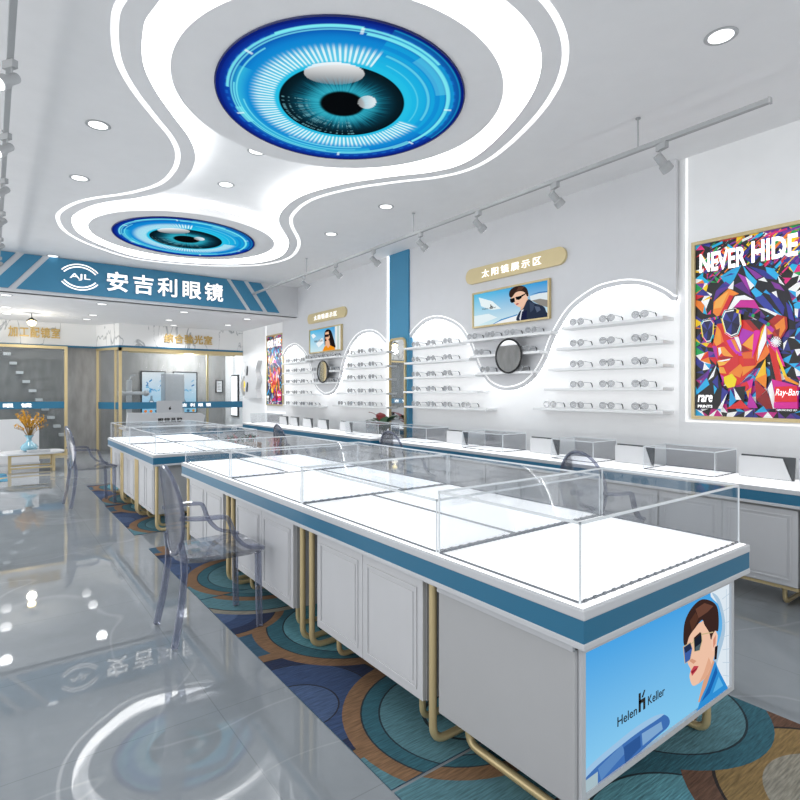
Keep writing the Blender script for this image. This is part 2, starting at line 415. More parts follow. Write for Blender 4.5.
def wave_panel(wpx, wname, tname, bname):
    w = [onX(px, py, XP) for px, py in wpx]; w = smooth_pts([(-y, z) for y, z in w], 5)
    fr = frX(XP)
    line_ = w; nl = []
    for i in range(len(w)):
        a, b = w[max(0, i-1)], w[min(len(w)-1, i+1)]; tx, tz = b[0]-a[0], b[1]-a[1]; l = hypot(tx, tz); nl.append((-tz/l, tx/l))
    w = [(u-n_[0]*.042, v-n_[1]*.042) for (u, v), n_ in zip(line_, nl)]
    w[0] = (line_[0][0], w[0][1]); w[-1] = (line_[-1][0], w[-1][1])
    out = [(w[0][0], CZ+.02)] + w + [(w[-1][0], CZ+.02)]
    m = MB(); m.prism(fr, out, 0, -.04); struct(wname, m, M['wall'])
    # light line that follows the edge
    m = MB(); N = len(w)
    up = []
    for i in range(N):
        a, b = w[max(0, i-1)], w[min(N-1, i+1)]; tx, tz = b[0]-a[0], b[1]-a[1]; l = hypot(tx, tz)
        up.append((w[i][0]-tz/l*.0, w[i][1], -tz/l, tx/l))
    A = [(u+nx*.038, v+nz*.038) for u, v, nx, nz in up]; B = [(u+nx*.053, v+nz*.053) for u, v, nx, nz in up]
    m.add([fr.p(u, v, .002) for u, v in A] + [fr.p(u, v, .002) for u, v in B], [(i, i+1, N+i+1, N+i) for i in range(N-1)])
    struct(tname, m, M['ledline'])
    # hidden strip along the underside that washes the niche
    m = MB(); m.tube([fr.p(u+nx*.008, v+nz*.008, -.05) for u, v, nx, nz in up], .006, 6)
    struct(tname[:-1] + str(int(tname[-1])+1), m, M['nichelight'])
    m = MB(); f2 = frX(XW-.003); nn = len(w)  # added sheet that carries the painted niche glow below the wave
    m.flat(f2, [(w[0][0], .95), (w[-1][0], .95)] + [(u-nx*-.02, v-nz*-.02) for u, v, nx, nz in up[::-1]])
    struct(bname, m, M['nicheglow'])
    return w
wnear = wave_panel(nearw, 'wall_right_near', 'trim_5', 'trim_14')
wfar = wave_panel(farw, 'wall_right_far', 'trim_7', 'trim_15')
# blue pilaster between the two waves and its light lines
ys = (6.56, 7.05)
struct('trim_9', MB().box(XP-.03, ys[0], 0, XW, ys[1], CZ), M['tealwall'])
struct('trim_10', MB().box(XP-.032, ys[1]+.03, 0.6, XW, ys[1]+.06, CZ-.01), M['ledsoft'])
# light lines around the two posters
yl, zl = onX(687, 420, XW)
m = MB(); m.box(XW-.012, yl-.008, zl, XW, yl+.008, CZ-.01); m.box(XW-.012, -.5, zl-.016, XW, yl+.008, zl)
struct('trim_11', m, M['ledline'])
m = MB(); m.box(XW-.012, 12.1, .95, XW, 12.14, SOF-.01); m.box(XW-.012, 11.06, .92, XW, 12.14, .95); struct('trim_12', m, M['ledline'])

# back walls: concrete left wall, booth walls
struct('wall_back_left', MB().box(-4, YL+.02, 0, 2.0, YL+.12, SOF), M['concrete'])
struct('wall_back', MB().box(1.9, YI, 0, XW, YI+.1, SOF), M['concrete'])
struct('wall_back_header', MB().box(-4, YL-.1, 2.45, 1.96, YL+.02, SOF), M['marble'])
m = MB(); fr = frU(2.45); m.prism(fr, [(1.96, YL-.1), (2.3, YB), (XW-.003, YB), (XW-.003, YB+.1), (2.37, YB+.1), (2.05, YL-.03)], 0, SOF-2.452)
struct('wall_booth_header', m, M['marble'])
m = MB(); m.box(-4, YL-.115, 2.41, 1.96, YL-.09, 2.452)
m.prism(frU(2.41), [(1.95, YL-.11), (2.29, YB-.015), (XW-.003, YB-.015), (XW-.003, YB+.03), (2.33, YB+.03), (2.0, YL-.09)], 0, .042)
struct('trim_13', m, M['teal'])

# ------------------------------------------------------------------ ceiling eyes
EC = [(2.109, 3.538, .9), (2.212, 7.988, .925)]
def mixc(a, b, t): return tuple(a[i]*(1-t)+b[i]*t for i in range(3))
def sstep(a, b, x):
    t = max(0., min(1., (x-a)/(b-a))); return t*t*(3-2*t)
R0 = EC[0][2]
def enorm(px, py):
    x, y = onZ(px, py, CZ); return ((x-EC[0][0])/R0, (y-EC[0][1])/R0)
h1c, h1a, h1b = enorm(334, 74), enorm(364, 75), enorm(334, 84)
h2c, h2a, h2b = enorm(367, 101), enorm(376, 101), enorm(367, 107)
def in_par(x, y, c, a, b):
    ax, ay, bx, by = a[0]-c[0], a[1]-c[1], b[0]-c[0], b[1]-c[1]; dx, dy = x-c[0], y-c[1]
    det = ax*by-ay*bx; s = (dx*by-dy*bx)/det; t = (ax*dy-ay*dx)/det
    return s, t
rs = random.Random(3)
NTH = 720
streak = [rs.random() for _ in range(181)]
spot = [rs.random() for _ in range(97)]
dirR = atan2(*(enorm(440, 90)[::-1])); 
def eye_color(r, th):
    x, y = r*cos(th), r*sin(th)
    dth = (th - dirR + pi) % (2*pi) - pi           # 0 = picture-right
    deg = dth*180/pi
    if r > .975: return hx('#0a1f78')
    if r > .515:
        if r > .90: c = mixc(hx('#0c4ab0'), hx('#0a2a8e'), sstep(.9, .97, r))
        elif r > .78: c = mixc(hx('#0f86d2'), hx('#0a4cae'), sstep(.78, .92, r))
        else: c = mixc(hx('#25bfe6'), hx('#0f86d2'), sstep(.55, .8, r))
        if (deg > 90 or deg < -130) and .76 < r < .9: c = mixc(c, hx('#3fd3ea'), .55*(1-abs(r-.83)/.07))
        if .915 < r < .93 and int(deg/3) % 2: c = mixc(c, hx('#1a6fd0'), .6)
        if abs(deg) < 50 and r > .56: c = mixc(c, hx('#19b4e4'), .55 if int(r*26) % 2 else .15)
        cy = hx('#7ff0f6')
        for r0, r1, a0, a1, k in ((.905, .925, -150, -20, .8), (.86, .875, -60, 60, .9), (.88, .89, -170, 75, .75), (.835, .85, 120, 250, .8), (.8, .812, 100, 200, .7),
                                  (.86, .872, 110, 215, .85), (.84, .885, 62, 112, .55), (.75, .765, 95, 150, .6), (.915, .93, -100, -62, .9), (.84, .9, 176, 192, .6), (.78, .86, -30, 5, .25), (.70, .72, -45, 35, .5), (.62, .635, -40, 40, .4)):
            d = deg if deg >= a0 else deg+360
            if r0 <= r <= r1 and a0 <= d <= a1: c = mixc(c, cy, k)
        for a in (62, 112, -62, 20, 186, -118):
            if abs((deg-a+180) % 360-180) < .8 and .86 < r < .92: c = mixc(c, hx('#e8fdff'), .6)
        if not (-48 < deg < 42):
            w = sstep(.54, .57, r)*(1-sstep(.66, .76, r))
            tk = .5+.5*sin(th*108)
            c = mixc(c, hx('#f2fdff'), w*sstep(.45, .75, tk)*.95)
            c = mixc(c, hx('#9feef6'), .25*w)
    elif r > .49: c = hx('#04141c')
    elif r > .172:
        k = streak[int((th % (2*pi))/(2*pi)*180)]*.6 + streak[int((th*2.7 % (2*pi))/(2*pi)*180)]*.4
        base = mixc(hx('#1c8aa5'), hx('#083444'), sstep(.2, .2+.24*(.45+k*.75), r))
        c = mixc(base, hx('#041219'), sstep(.36, .48, r)*.85)
        c = mixc(c, hx('#46cfe0'), (1-sstep(.2, .34, r))*k*.6)
        if deg > 95 or deg < -150:
            if spot[int(r*140) % 97]*spot[int((th % (2*pi))*60) % 97] > .52 and r > .27: c = mixc(c, hx('#6fb0bd'), .6)
        c = mixc(hx('#03070a'), c, sstep(.172, .2, r))
    else: c = (.001, .002, .003)
    s, t = in_par(x, y, h1c, h1a, h1b)
    if s*s+t*t < 1: c = mixc(c, (.95, .97, .98), .08+.85*max(0, min(1, .5-t*.5)))
    s, t = in_par(x, y, h2c, h2a, h2b)
    if s*s+t*t < 1: c = mixc(c, (.9, .95, .97), .35+.45*max(0, min(1, .5+s*.6)))
    return c
ETH = -.45
def estretch(x, y):          # the printed discs are very slightly oval
    c, q = cos(ETH), sin(ETH); a, b = (x*c+y*q), (-x*q+y*c)*1.07
    return (a*c-b*q, a*q+b*c)
def polar_mesh(name, R, nr=96, nth=NTH):
    vs, fs, cols = [], [], []
    rr = [R*(i/nr) for i in range(nr+1)]
    me = bpy.data.meshes.new(name)
    for i in range(nr+1):
        for k in range(nth):
            a = 2*pi*k/nth; vs.append((*estretch(rr[i]*cos(a), rr[i]*sin(a)), 0)); cols.append(eye_color(i/nr, a))
    for i in range(nr):
        for k in range(nth):
            j = (k+1) % nth; fs.append((i*nth+k, i*nth+j, (i+1)*nth+j, (i+1)*nth+k))
    me.from_pydata(vs, [], fs)
    at = me.color_attributes.new('Col', 'FLOAT_COLOR', 'POINT')
    for i, c in enumerate(cols): at.data[i].color = (*c, 1)
    me.materials.append(M['eye']); return me
eyeme = polar_mesh('eye_print', R0)
for i, (ex, ey, er) in enumerate(EC):
    t = thing('ceiling_light_disc', ['round ceiling panel printed with a large blue eye, larger one overhead near the camera',
                                     'round ceiling panel printed with a blue eye, smaller-looking one by the teal shop sign'][i], 'ceiling panel', (ex, ey, CZ), 'blue eye ceiling panels')
    m = MB(); dr = 1.19 if i == 0 else 1.21
    m.lathe([(dr, 0), (dr, .09), (dr-.06, .12)], (ex, ey, CZ-.005), 96)
    m.build('disc', [M['ceil']], t, smooth=True)
    m = MB(); m.tube([(ex+(dr-.05)*cos(2*pi*k/96), ey+(dr-.05)*sin(2*pi*k/96), CZ+.12) for k in range(96)], .01, 6, True); m.build('edge_light', M['nichelight2'], t, smooth=True)
    m = MB(); m.tube([(ex+p_[0], ey+p_[1], CZ-.010) for p_ in [estretch((er+.004)*cos(2*pi*k/96), (er+.004)*sin(2*pi*k/96)) for k in range(96)]], .006, 6, True)
    m.build('print_rim', mat('navy_rim', '#0a1a60', .4), t, smooth=True)
    o = bpy.data.objects.new('eye_print', eyeme); COL.objects.link(o); o.parent = t; o.location = (0, 0, -.012); o.scale = (er/R0, er/R0, 1)

# ------------------------------------------------------------------ recessed downlights
def downlight_proto():
    t = thing('recessed_downlight', 'x', 'downlight', (0, 0, 0))
    m = MB(); N = 32
    prof = [(.068, -.002), (.085, -.006), (.094, -.001)]
    vs = []; 
    for r, h in prof: vs += [(r*cos(2*pi*k/N), r*sin(2*pi*k/N), h) for k in range(N)]
    m.add(vs, [(i*N+k, i*N+(k+1) % N, (i+1)*N+(k+1) % N, (i+1)*N+k) for i in range(2) for k in range(N)])
    m.build('rim', M['rim'], t, smooth=True)
    m = MB(); m.add([(.07*cos(2*pi*k/N), .07*sin(2*pi*k/N), -.003) for k in range(N)], [tuple(range(N))]); m.build('diffuser', M['lamp'], t)
    return t
dl = [((98, 125), CZ, 'round recessed downlight in the ceiling left of the big blue eye, nearer of two'),
      ((79.5, 178), CZ, 'round recessed downlight in the ceiling left of the cloud cove, farther of two'),
      ((53, 256), CZ, 'recessed downlight in ceiling just in front of the teal sign, left end'),
      ((226, 184.5), CZ+.16, 'recessed downlight inside the cove between the two blue eyes, the farther one'),
      ((257, 151), CZ+.16, 'recessed downlight inside the cove beside the big blue eye disc'),
      ((721, 36), CZ, 'largest recessed downlight, alone at the upper right of the ceiling'),
      ((386, 206.5), CZ, 'recessed downlight in the ceiling below the big blue eye, right of the cove waist'),
      ((331, 234), CZ, 'recessed downlight in ceiling right of the small blue eye'),
      ((237, 281), CZ, 'recessed downlight in ceiling in front of the right end of the teal sign'),
      ((154.5, 270.5), CZ, 'recessed downlight in ceiling in front of the middle of the teal sign'),
      ((102, 304), SOF, 'recessed downlight under the soffit below the sign logo, nearest of its row'),
      ((93, 315), SOF, 'recessed downlight under the soffit below the sign logo, middle of its row'),
      ((83, 322), SOF, 'recessed downlight under the soffit below the sign logo, farthest of its row'),
      ((6, 295), SOF, 'recessed downlight under the soffit at far left, nearest of three'),
      ((6, 307), SOF, 'recessed downlight under the soffit at far left, middle of three'),
      ((6, 317), SOF, 'recessed downlight under the soffit at far left, farthest of three'),
      ((184, 312), SOF, 'recessed downlight under the soffit before the booth letters, nearest of three'),
      ((169, 320), SOF, 'recessed downlight under the soffit before the booth letters, middle of three'),
      ((169, 327), SOF, 'recessed downlight under the soffit before the booth letters, farthest of three'),
      ((247, 319), SOF, 'recessed downlight under the soffit by the right wall, nearer of two'),
      ((228, 325), SOF, 'recessed downlight under the soffit by the right wall, farther of two')]
proto = downlight_proto()
for i, (p, z, lb) in enumerate(dl):
    o = proto if i == 0 else copy_tree(proto)
    x, y = onZ(*p, z); o.location = (x, min(y, 13.3), z-.001); o['label'] = lb; o['group'] = 'recessed ceiling downlights'
    if 9.6 < y < 10.6: continue
    ld = bpy.data.lights.new('downlight', 'SPOT'); ld.energy = 16 if z > 3.3 else 30; ld.spot_size = radians(150); ld.spot_blend = 1.; ld.shadow_soft_size = .09
    lo = bpy.data.objects.new('downlight_lamp', ld); COL.objects.link(lo); lo.location = (x, min(y, 13.3), z-.06)

# ------------------------------------------------------------------ light tracks
def track(name, label, x, z, y0, y1, rods):
    t = thing(name, label, 'light track', (x, y0, z))
    MB().box(x-.018, y0, z, x+.018, y1, z+.035).build('rail', M['track'], t, bevel=.003)
    MB().box(x-.02, y0-.012, z-.002, x+.02, y0, z+.037).build('end_cap', M['rim'], t)
    for ry in rods:
        m = MB(); m.tube([(x, ry, z+.035), (x, ry, CZ)], .006, 8); m.lathe([(.02, 0), (.02, .008)], (x, ry, CZ-.009), 16); m.build('suspension_rod', M['track'], t)
track('light_track', 'long grey light track hanging along the right wall', 4.1, 3.3, 1.42, YF-.1, (2.33, 5.2, 8.0))
track('light_track', 'grey light track at the left edge with spotlights seen from behind', .09, 3.36, 1.6, YF-.1, (2.4, 5.6, 8.4))
def spot_proto():
    t = thing('track_spotlight', 'x', 'spotlight', (0, 0, 0))
    m = MB(); m.box(-.022, -.055, -.06, .022, .055, -.001); m.build('adapter', M['track'], t, bevel=.003)
    m = MB(); m.tube([(0, .02, -.06), (0, .02, -.13)], .008, 8); m.build('stem', M['rim'], t)
    d = Vector((.76, 0, -.65)).normalized(); c = Vector((-.03, .02, -.115))
    m = MB(); m.lathe([(.034, -.01), (.038, 0), (.038, .09), (.052, .10), (.054, .165)], c, 20, axis=d); m.build('head', M['track'], t, smooth=True)
    m = MB(); m.lathe([(.046, .1655), (.046, .167)], c, 20, axis=d); m.build('lens', M['lamp'], t)
    return t
sp = spot_proto()
ordn = ['nearest', 'second', 'third', 'fourth', 'fifth', 'sixth', 'seventh', 'eighth', 'ninth']
k = 0
for i, px in enumerate((662, 555, 478, 420.5, 373.6, 336, 304)):
    o = sp if k == 0 else copy_tree(sp); k += 1
    y = onX(px, 200, 4.1)[0]; o.location = (4.1, y, 3.3); o.rotation_euler = (0, 0, -.3); o.scale = (.85, .85, .85)
    o['label'] = ('nearest grey spotlight' if i == 0 else ordn[i]+' grey spotlight from the near end') + ' on the right wall light track'; o['group'] = 'spotlights on the right track'
for i, (px, py) in enumerate(((18, -50), (14, 62), (11.5, 135), (10, 180), (9.5, 213), (9, 239), (8.5, 258))):
    o = copy_tree(sp); y = onZ(px, py, 3.36)[1]; o.location = (.09, y, 3.36); o.rotation_euler = (0, 0, pi+.6); o.scale = (.8, .8, .8)
    o['label'] = ('nearest grey spotlight' if i == 0 else ordn[i]+' grey spotlight from the near end') + ' on the left edge light track'; o['group'] = 'spotlights on the left track'

# ------------------------------------------------------------------ fascia sign
t = thing('shop_sign', 'teal fascia sign board with white Chinese lettering and eye shaped AJL emblem', 'sign', (2.2, YF, SOF))
fr = frY(YF)
zt, zb = CZ-.01, 3.005
m = MB(); m.prism(fr, [(.31, zb), (4.0, zb), (3.6, zt), (.757, zt)], .001, .02); m.build('board', M['tealwall'], t)
for a, b in ((4.09, 3.69), (4.44, 4.04)):
    m = MB(); m.prism(fr, [(a, zb), (a+.25, zb), (b+.25, zt), (b, zt)], .001, .02); m.build('stripe', M['tealwall'], t)
for a, b in ((-.03, .417), (-.38, .067)):
    m = MB(); m.prism(fr, [(a, zb), (a+.24, zb), (b+.24, zt), (b, zt)], .001, .02); m.build('stripe', M['tealwall'], t)
m = MB(); text_mesh(m, '安吉利眼镜', fr, 1.56, 3.105, w=1.97, h=.34, d0=.02, d1=.045, bold=.02, ms=1, spacing=1.28); m.build('lettering', [M['whitetext'], M['navyside']], t, weld=False)
m = MB(); cx, cz = 1.17, 3.285
for r0, r1 in ((.295, .317), (.338, .358)):
    for sgn in (1, -1):
        a0, a1 = radians(42), radians(138)
        off = -sgn*.14
        A = arc(cx, cz+off, r0, r0, sgn*a0, sgn*a1, 24); B = arc(cx, cz+off, r1, r1, sgn*a0, sgn*a1, 24)
        m.prism(fr, A+B[::-1], .021, .035, ms=1)
text_mesh(m, 'AJL', fr, cx-.15, cz-.055, w=.30, h=.11, d0=.021, d1=.035, bold=.015, ms=1)
m.build('emblem', [M['whitetext'], M['navyside']], t, weld=False)

# ------------------------------------------------------------------ printed pictures
def pic(mb, fr, conv, polys, d0=.001, step=.0006):
    d = d0
    for col, pts in polys:
        if len(pts) >= 8: pts = smooth_pts(pts, 4, True)
        q = [conv(*p) for p in pts]
        if isinstance(col, str): c = hx(col)
        else: c = [hx(k) for k in col]
        if isinstance(c, list):
            # per-corner gradient: only for quads
            mb.add([fr.p(u, v, d) for u, v in q], [tuple(range(len(q)))], 0, c)
        else: mb.flat(fr, q, d, 0, c)
        d += step
    return d
def line(p, q, w):
    dx, dy = q[0]-p[0], q[1]-p[1]; l = hypot(dx, dy); nx, ny = -dy/l*w/2, dx/l*w/2
    return [(p[0]+nx, p[1]+ny), (q[0]+nx, q[1]+ny), (q[0]-nx, q[1]-ny), (p[0]-nx, p[1]-ny)]

# --- colourful sunglasses poster, built once and hung twice
PU0, PU1, PV0, PV1 = -2.372, -1.535, 1.185, 2.735
def poster_mesh(parent, x):
    fr = frX(x)
    mb = MB()
    def cA(px, py): y, z = onX(690+px/7.27, 225+py/7.27, x); return (-y, z)
    def cB(px, py): y, z = onX(690+px/7.27, 320+py/7.27, x); return (-y, z)
    uv = lambda u, v: (PU0+(PU1-PU0)*u, PV0+(PV1-PV0)*v)
    mb.flat(fr, rect(PU0, PV0, PU1, PV1), .001, 0, hx('#141118'))
    pal = ['#e8167f', '#f58220', '#ffd400', '#00a651', '#00b7e6', '#2b2f91', '#d7182a', '#7a2a9e', '#ffffff', '#101010', '#101010', '#101010', '#101010', '#2b2f91', '#0c0c14']
    rg = random.Random(11)
    # base mosaic of slanting shards
    nx, ny = 15, 30
    g = [[(min(1, max(0, (i+rg.uniform(-.42, .42)*(0 < i < nx))/nx)), min(1, max(0, (j+rg.uniform(-.42, .42)*(0 < j < ny))/ny))) for i in range(nx+1)] for j in range(ny+1)]
    for j in range(ny):
        for i in range(nx):
            a, b, c, e = g[j][i], g[j][i+1], g[j+1][i+1], g[j+1][i]
            for tri in ((a, b, c), (a, c, e)) if rg.random() < .5 else ((a, b, e), (b, c, e)):
                uu, vv = sum(q[0] for q in tri)/3, sum(q[1] for q in tri)/3
                sel = pal if (vv > .72 or uu < .2 and vv > .3) else ['#2b2f91', '#101010', '#1fb0e8', '#5a2a8a', '#101010', '#101010', '#ffffff', '#141217', '#23307e', '#c01a80']
                mb.flat(fr, [uv(*q) for q in tri], .0015, 0, hx(rg.choice(sel)))
    for _ in range(110):
        u, v = rg.uniform(.02, .9), rg.uniform(.74, .98); l = rg.uniform(.06, .2); s = rg.choice((1, 1, 1, -1))
        q = line((u, v), (min(.99, u+l), min(.99, max(.02, v+s*l*.55))), rg.uniform(.006, .018)); q = [(min(1, max(0, a)), min(1, max(0, b))) for a, b in q]
        mb.flat(fr, [uv(*p) for p in q], .0018+_*.00001, 0, hx(rg.choice(pal)))
    d = .003
    def P(conv, col, *pts):
        nonlocal d
        q = [conv(*p) for p in pts]; q = [(min(PU1, max(PU0, u)), min(PV1, max(PV0, v))) for u, v in q]
        mb.flat(fr, q, d, 0, hx(col)); d += .00022
    # hair mass
    P(cA, '#15131f', (150, 700), (160, 500), (220, 400), (380, 285), (540, 300), (640, 350), (710, 450), (760, 600), (770, 760), (690, 760), (640, 700), (480, 600), (330, 620), (230, 680))
    for col, pts in (('#19a7dc', [(220, 375), (300, 325), (375, 290), (320, 400), (275, 455)]), ('#2b3a9a', [(240, 380), (300, 350), (330, 355)]), ('#5a2d92', [(170, 560), (190, 480), (260, 410), (300, 440), (220, 500)]),
                     ('#ffffff', [(275, 460), (320, 405), (315, 470)]), ('#2b2f91', [(200, 470), (240, 425), (290, 440)]), ('#a333a8', [(345, 350), (410, 380), (440, 500), (460, 530)]), ('#5b2383', [(320, 440), (380, 410), (455, 525)]),
                     ('#20b4e6', [(385, 290), (430, 350), (490, 410), (470, 455), (410, 370)]), ('#8a2fa0', [(400, 295), (480, 340), (530, 375), (485, 395)]), ('#2b2f91', [(430, 300), (540, 330), (640, 400), (560, 390)]),
                     ('#1fb0e8', [(550, 305), (600, 315), (650, 365), (630, 400), (560, 345)]), ('#ffffff', [(495, 400), (540, 380), (565, 415)]), ('#ffffff', [(640, 370), (690, 440), (650, 420)]), ('#ffffff', [(405, 375), (470, 440), (440, 470)]),
                     ('#7f2a97', [(590, 410), (650, 430), (690, 480), (620, 460)]), ('#24b2ea', [(445, 480), (475, 455), (530, 500), (490, 540)]), ('#2e3fa3', [(470, 530), (530, 510), (600, 590), (640, 660), (540, 600)]),
                     ('#2b2f91', [(560, 480), (640, 520), (690, 600), (680, 660)]), ('#1ea0e0', [(535, 490), (555, 470), (590, 510)]), ('#ffffff', [(595, 490), (630, 480), (640, 530)]), ('#23a9e6', [(600, 600), (650, 640), (680, 665), (640, 660)]),
                     ('#33309c', [(700, 560), (740, 600), (760, 700), (720, 680)]), ('#1fb0e8', [(715, 545), (745, 590), (755, 640)])):
        P(cA, col, *pts)
    # forehead
    P(cA, '#f58a2c', (170, 640), (175, 560), (285, 462), (360, 500), (310, 520), (215, 680)); P(cA, '#f7b04e', (175, 610), (190, 545), (285, 480), (230, 600))
    P(cA, '#d7182a', (205, 680), (290, 510), (320, 515), (250, 660)); P(cA, '#ffffff', (260, 650), (330, 520), (400, 510), (470, 545), (370, 545), (320, 600))
    P(cA, '#d0209a', (320, 600), (370, 548), (470, 545), (510, 610), (420, 600)); P(cA, '#ffffff', (500, 600), (560, 610), (680, 665), (640, 670))
    # face
    P(cB, '#e02a20', (165, 190), (200, 30), (380, 0), (520, 0), (565, 10), (560, 170), (490, 330), (360, 470), (280, 495), (225, 400), (210, 330), (185, 260))
    for col, pts in (('#c22a8e', (165, 190), (200, 180), (220, 280), (195, 300)), ) if False else ():
        pass
    for col, pts in (('#c02aa0', [(165, 190), (195, 190), (205, 290), (185, 260)]), ('#f59a2c', [(175, 160), (200, 40), (225, 80), (230, 170), (195, 190)]), ('#f2762a', [(225, 70), (250, 160), (230, 180)]),
                     ('#d41a2a', [(195, 192), (245, 160), (275, 190), (240, 195)]), ('#f8a040', [(200, 200), (250, 195), (290, 240), (320, 270), (250, 260)]), ('#ffffff', [(208, 205), (225, 200), (232, 240), (215, 262)]),
                     ('#a3131f', [(198, 278), (250, 262), (325, 272), (250, 292)]), ('#ffffff', [(205, 298), (300, 280), (290, 292), (220, 306)]), ('#f7b843', [(200, 300), (260, 305), (320, 280), (290, 320), (215, 335)]),
                     ('#c82ac0', [(270, 150), (330, 130), (400, 260), (350, 260), (290, 190)]), ('#ffffff', [(325, 125), (355, 120), (380, 200), (375, 230)]), ('#f08a2a', [(300, 140), (330, 140), (370, 240), (340, 220)]),
                     ('#b02ab5', [(380, 60), (470, 90), (380, 180), (360, 130)]), ('#f6a33a', [(470, 95), (460, 220), (385, 180)]), ('#8f1520', [(380, 180), (440, 225), (375, 235)]), ('#e9692a', [(375, 240), (460, 230), (470, 280), (395, 280)]),
                     ('#d92a2a', [(390, 285), (475, 285), (480, 330), (400, 330)]), ('#f2912e', [(390, 340), (490, 330), (385, 410)]), ('#d8262c', [(250, 330), (355, 240), (360, 320), (300, 390)]), ('#f5a83a', [(215, 340), (250, 345), (270, 390), (220, 385)]),
                     ('#f28a2c', [(285, 390), (370, 320), (395, 350), (370, 420), (320, 400)]), ('#f8df1c', [(250, 415), (310, 390), (345, 430), (330, 485), (280, 495), (255, 460)]), ('#d02aa8', [(225, 395), (250, 410), (250, 470)]),
                     ('#e315a0', [(470, 70), (520, 80), (480, 220), (455, 280)]), ('#fbc41c', [(520, 90), (560, 15), (510, 190), (480, 320)]), ('#ffffff', [(560, 15), (560, 150), (495, 300), (505, 190)]), ('#a31a1f', [(400, 0), (510, 0), (520, 60), (470, 80)]),
                     ('#101010', [(440, 0), (560, 0), (510, 75)]), ('#f47a2a', [(480, 330), (560, 180), (590, 230), (550, 280)])):
        P(cB, col, *pts)
    # ear, neck, shoulders
    for col, pts in (('#b5281f', [(565, 20), (640, -40), (710, -20), (715, 60), (660, 150), (620, 130)]), ('#f0882c', [(620, 40), (690, -20), (700, 60), (660, 130)]), ('#8e1a1c', [(620, 80), (660, 60), (650, 130)]), ('#c22aa8', [(560, 10), (620, 70), (570, 140)]),
                     ('#f59a2c', [(565, 60), (610, 100), (570, 110)]), ('#e81690', [(560, 130), (640, 190), (700, 340), (660, 330), (590, 190)]), ('#d8201f', [(570, 170), (640, 250), (680, 480), (640, 480), (590, 260)]), ('#fbd41c', [(630, 210), (715, 420), (690, 420), (640, 280)]),
                     ('#f59a1c', [(690, 400), (795, 460), (795, 475), (700, 440)]), ('#141217', [(585, 240), (640, 480), (590, 430)]), ('#fbc41c', [(480, 430), (555, 280), (560, 420), (500, 420)]), ('#f58a1c', [(480, 430), (565, 390), (560, 500)]), ('#b81f20', [(475, 430), (560, 510), (490, 580)]),
                     ('#8c1518', [(490, 580), (565, 510), (610, 645), (560, 645)]), ('#ffffff', [(570, 500), (600, 440), (640, 640), (610, 645)]), ('#d8209a', [(600, 430), (795, 480), (795, 645), (640, 645)]), ('#e0209a', [(380, 470), (470, 420), (450, 520)]), ('#e2202c', [(370, 470), (420, 445), (440, 490), (410, 520)]),
                     ('#f59a1c', [(415, 520), (455, 490), (440, 600)]), ('#c02aa8', [(440, 520), (500, 640), (420, 640)]), ('#ffffff', [(365, 470), (490, 350), (420, 420)]), ('#141217', [(330, 490), (410, 480), (400, 620)]), ('#ffffff', [(325, 490), (380, 580), (340, 580)]),
                     ('#1c9fdc', [(300, 500), (345, 585), (290, 640)]), ('#2b2f91', [(240, 490), (290, 520), (230, 620)]), ('#e02a2c', [(270, 645), (375, 580), (440, 645)]), ('#141217', [(45, 560), (190, 320), (240, 480), (230, 645), (45, 645)]), ('#6a2a9a', [(60, 500), (160, 340), (130, 440)]),
                     ('#ffffff', [(140, 440), (200, 330), (180, 410)]), ('#1fb0e8', [(50, 520), (130, 420), (150, 470), (60, 540)]), ('#2b2f91', [(170, 450), (210, 400), (215, 500)]), ('#ffffff', [(210, 645), (280, 530), (240, 645)]), ('#1fb0e8', [(180, 470), (205, 500), (185, 540)])):
        P(cB, col, *pts)
    # star earring
    for k in range(8):
        a = k*pi/8
        P(cB, '#ffffff', *line((633-40*cos(a), 160-40*sin(a)), (633+40*cos(a), 160+40*sin(a)), 6))
    # sunglasses
    def ringpts(c, pts): return pts
    for lens in ([(85, 30), (105, 0), (165, -10), (185, 20), (180, 110), (160, 165), (130, 170), (100, 130)], [(235, -10), (260, -70), (340, -85), (375, -60), (385, 40), (360, 110), (310, 130), (265, 100)]):
        P(cB, '#ffffff', *lens)
        cx = sum(p[0] for p in lens)/len(lens); cy = sum(p[1] for p in lens)/len(lens)
        for k in range(len(lens)):
            P(cB, ['#15c1c9', '#101010', '#e8167f', '#ffe21c'][k % 4], *line((lens[k][0]*.94+cx*.06, lens[k][1]*.94+cy*.06), (lens[(k+1) % len(lens)][0]*.94+cx*.06, lens[(k+1) % len(lens)][1]*.94+cy*.06), 7))
        q = [(p[0]*.82+cx*.18, p[1]*.82+cy*.18) for p in lens]; P(cB, '#1a1c4a', *q)
        for k in range(0, len(q), 2): P(cB, ['#2f3590', '#101030', '#3a3fa0'][k % 3], (cx, cy), q[k], q[(k+1) % len(q)])
    for k in range(14):
        t0, t1 = k/14, (k+1)/14
        f = lambda t: (330+t*260, 30-95*(1-t)+t*10-40*sin(pi*t)*.5)
        P(cB, rg.choice(pal), *line(f(t0), f(t1), 26))
    for k in range(7):
        P(cB, rg.choice(pal), *line((165+k*11, -2-k*3), (178+k*11, -6-k*3), 20))
    # badge and words
    P(cB, '#e8202c', (630, 485), (790, 480), (790, 595), (625, 595)); P(cB, '#e0209a', (622, 597), (792, 597), (792, 640), (622, 640))
    w = MB()
    y0, z0 = onX(690+75/7.27, 225+345/7.27, x); y1, z1 = onX(690+425/7.27, 225+145/7.27, x)
    text_mesh(w, 'NEVER', fr, PU0+.05, PV0+1.285, w=.38, h=.17, d0=d+.001, d1=d+.002, bold=.03)
    text_mesh(w, 'HIDE', fr, PU0+.47, PV0+1.30, w=.33, h=.18, d0=d+.001, d1=d+.002, bold=.03)
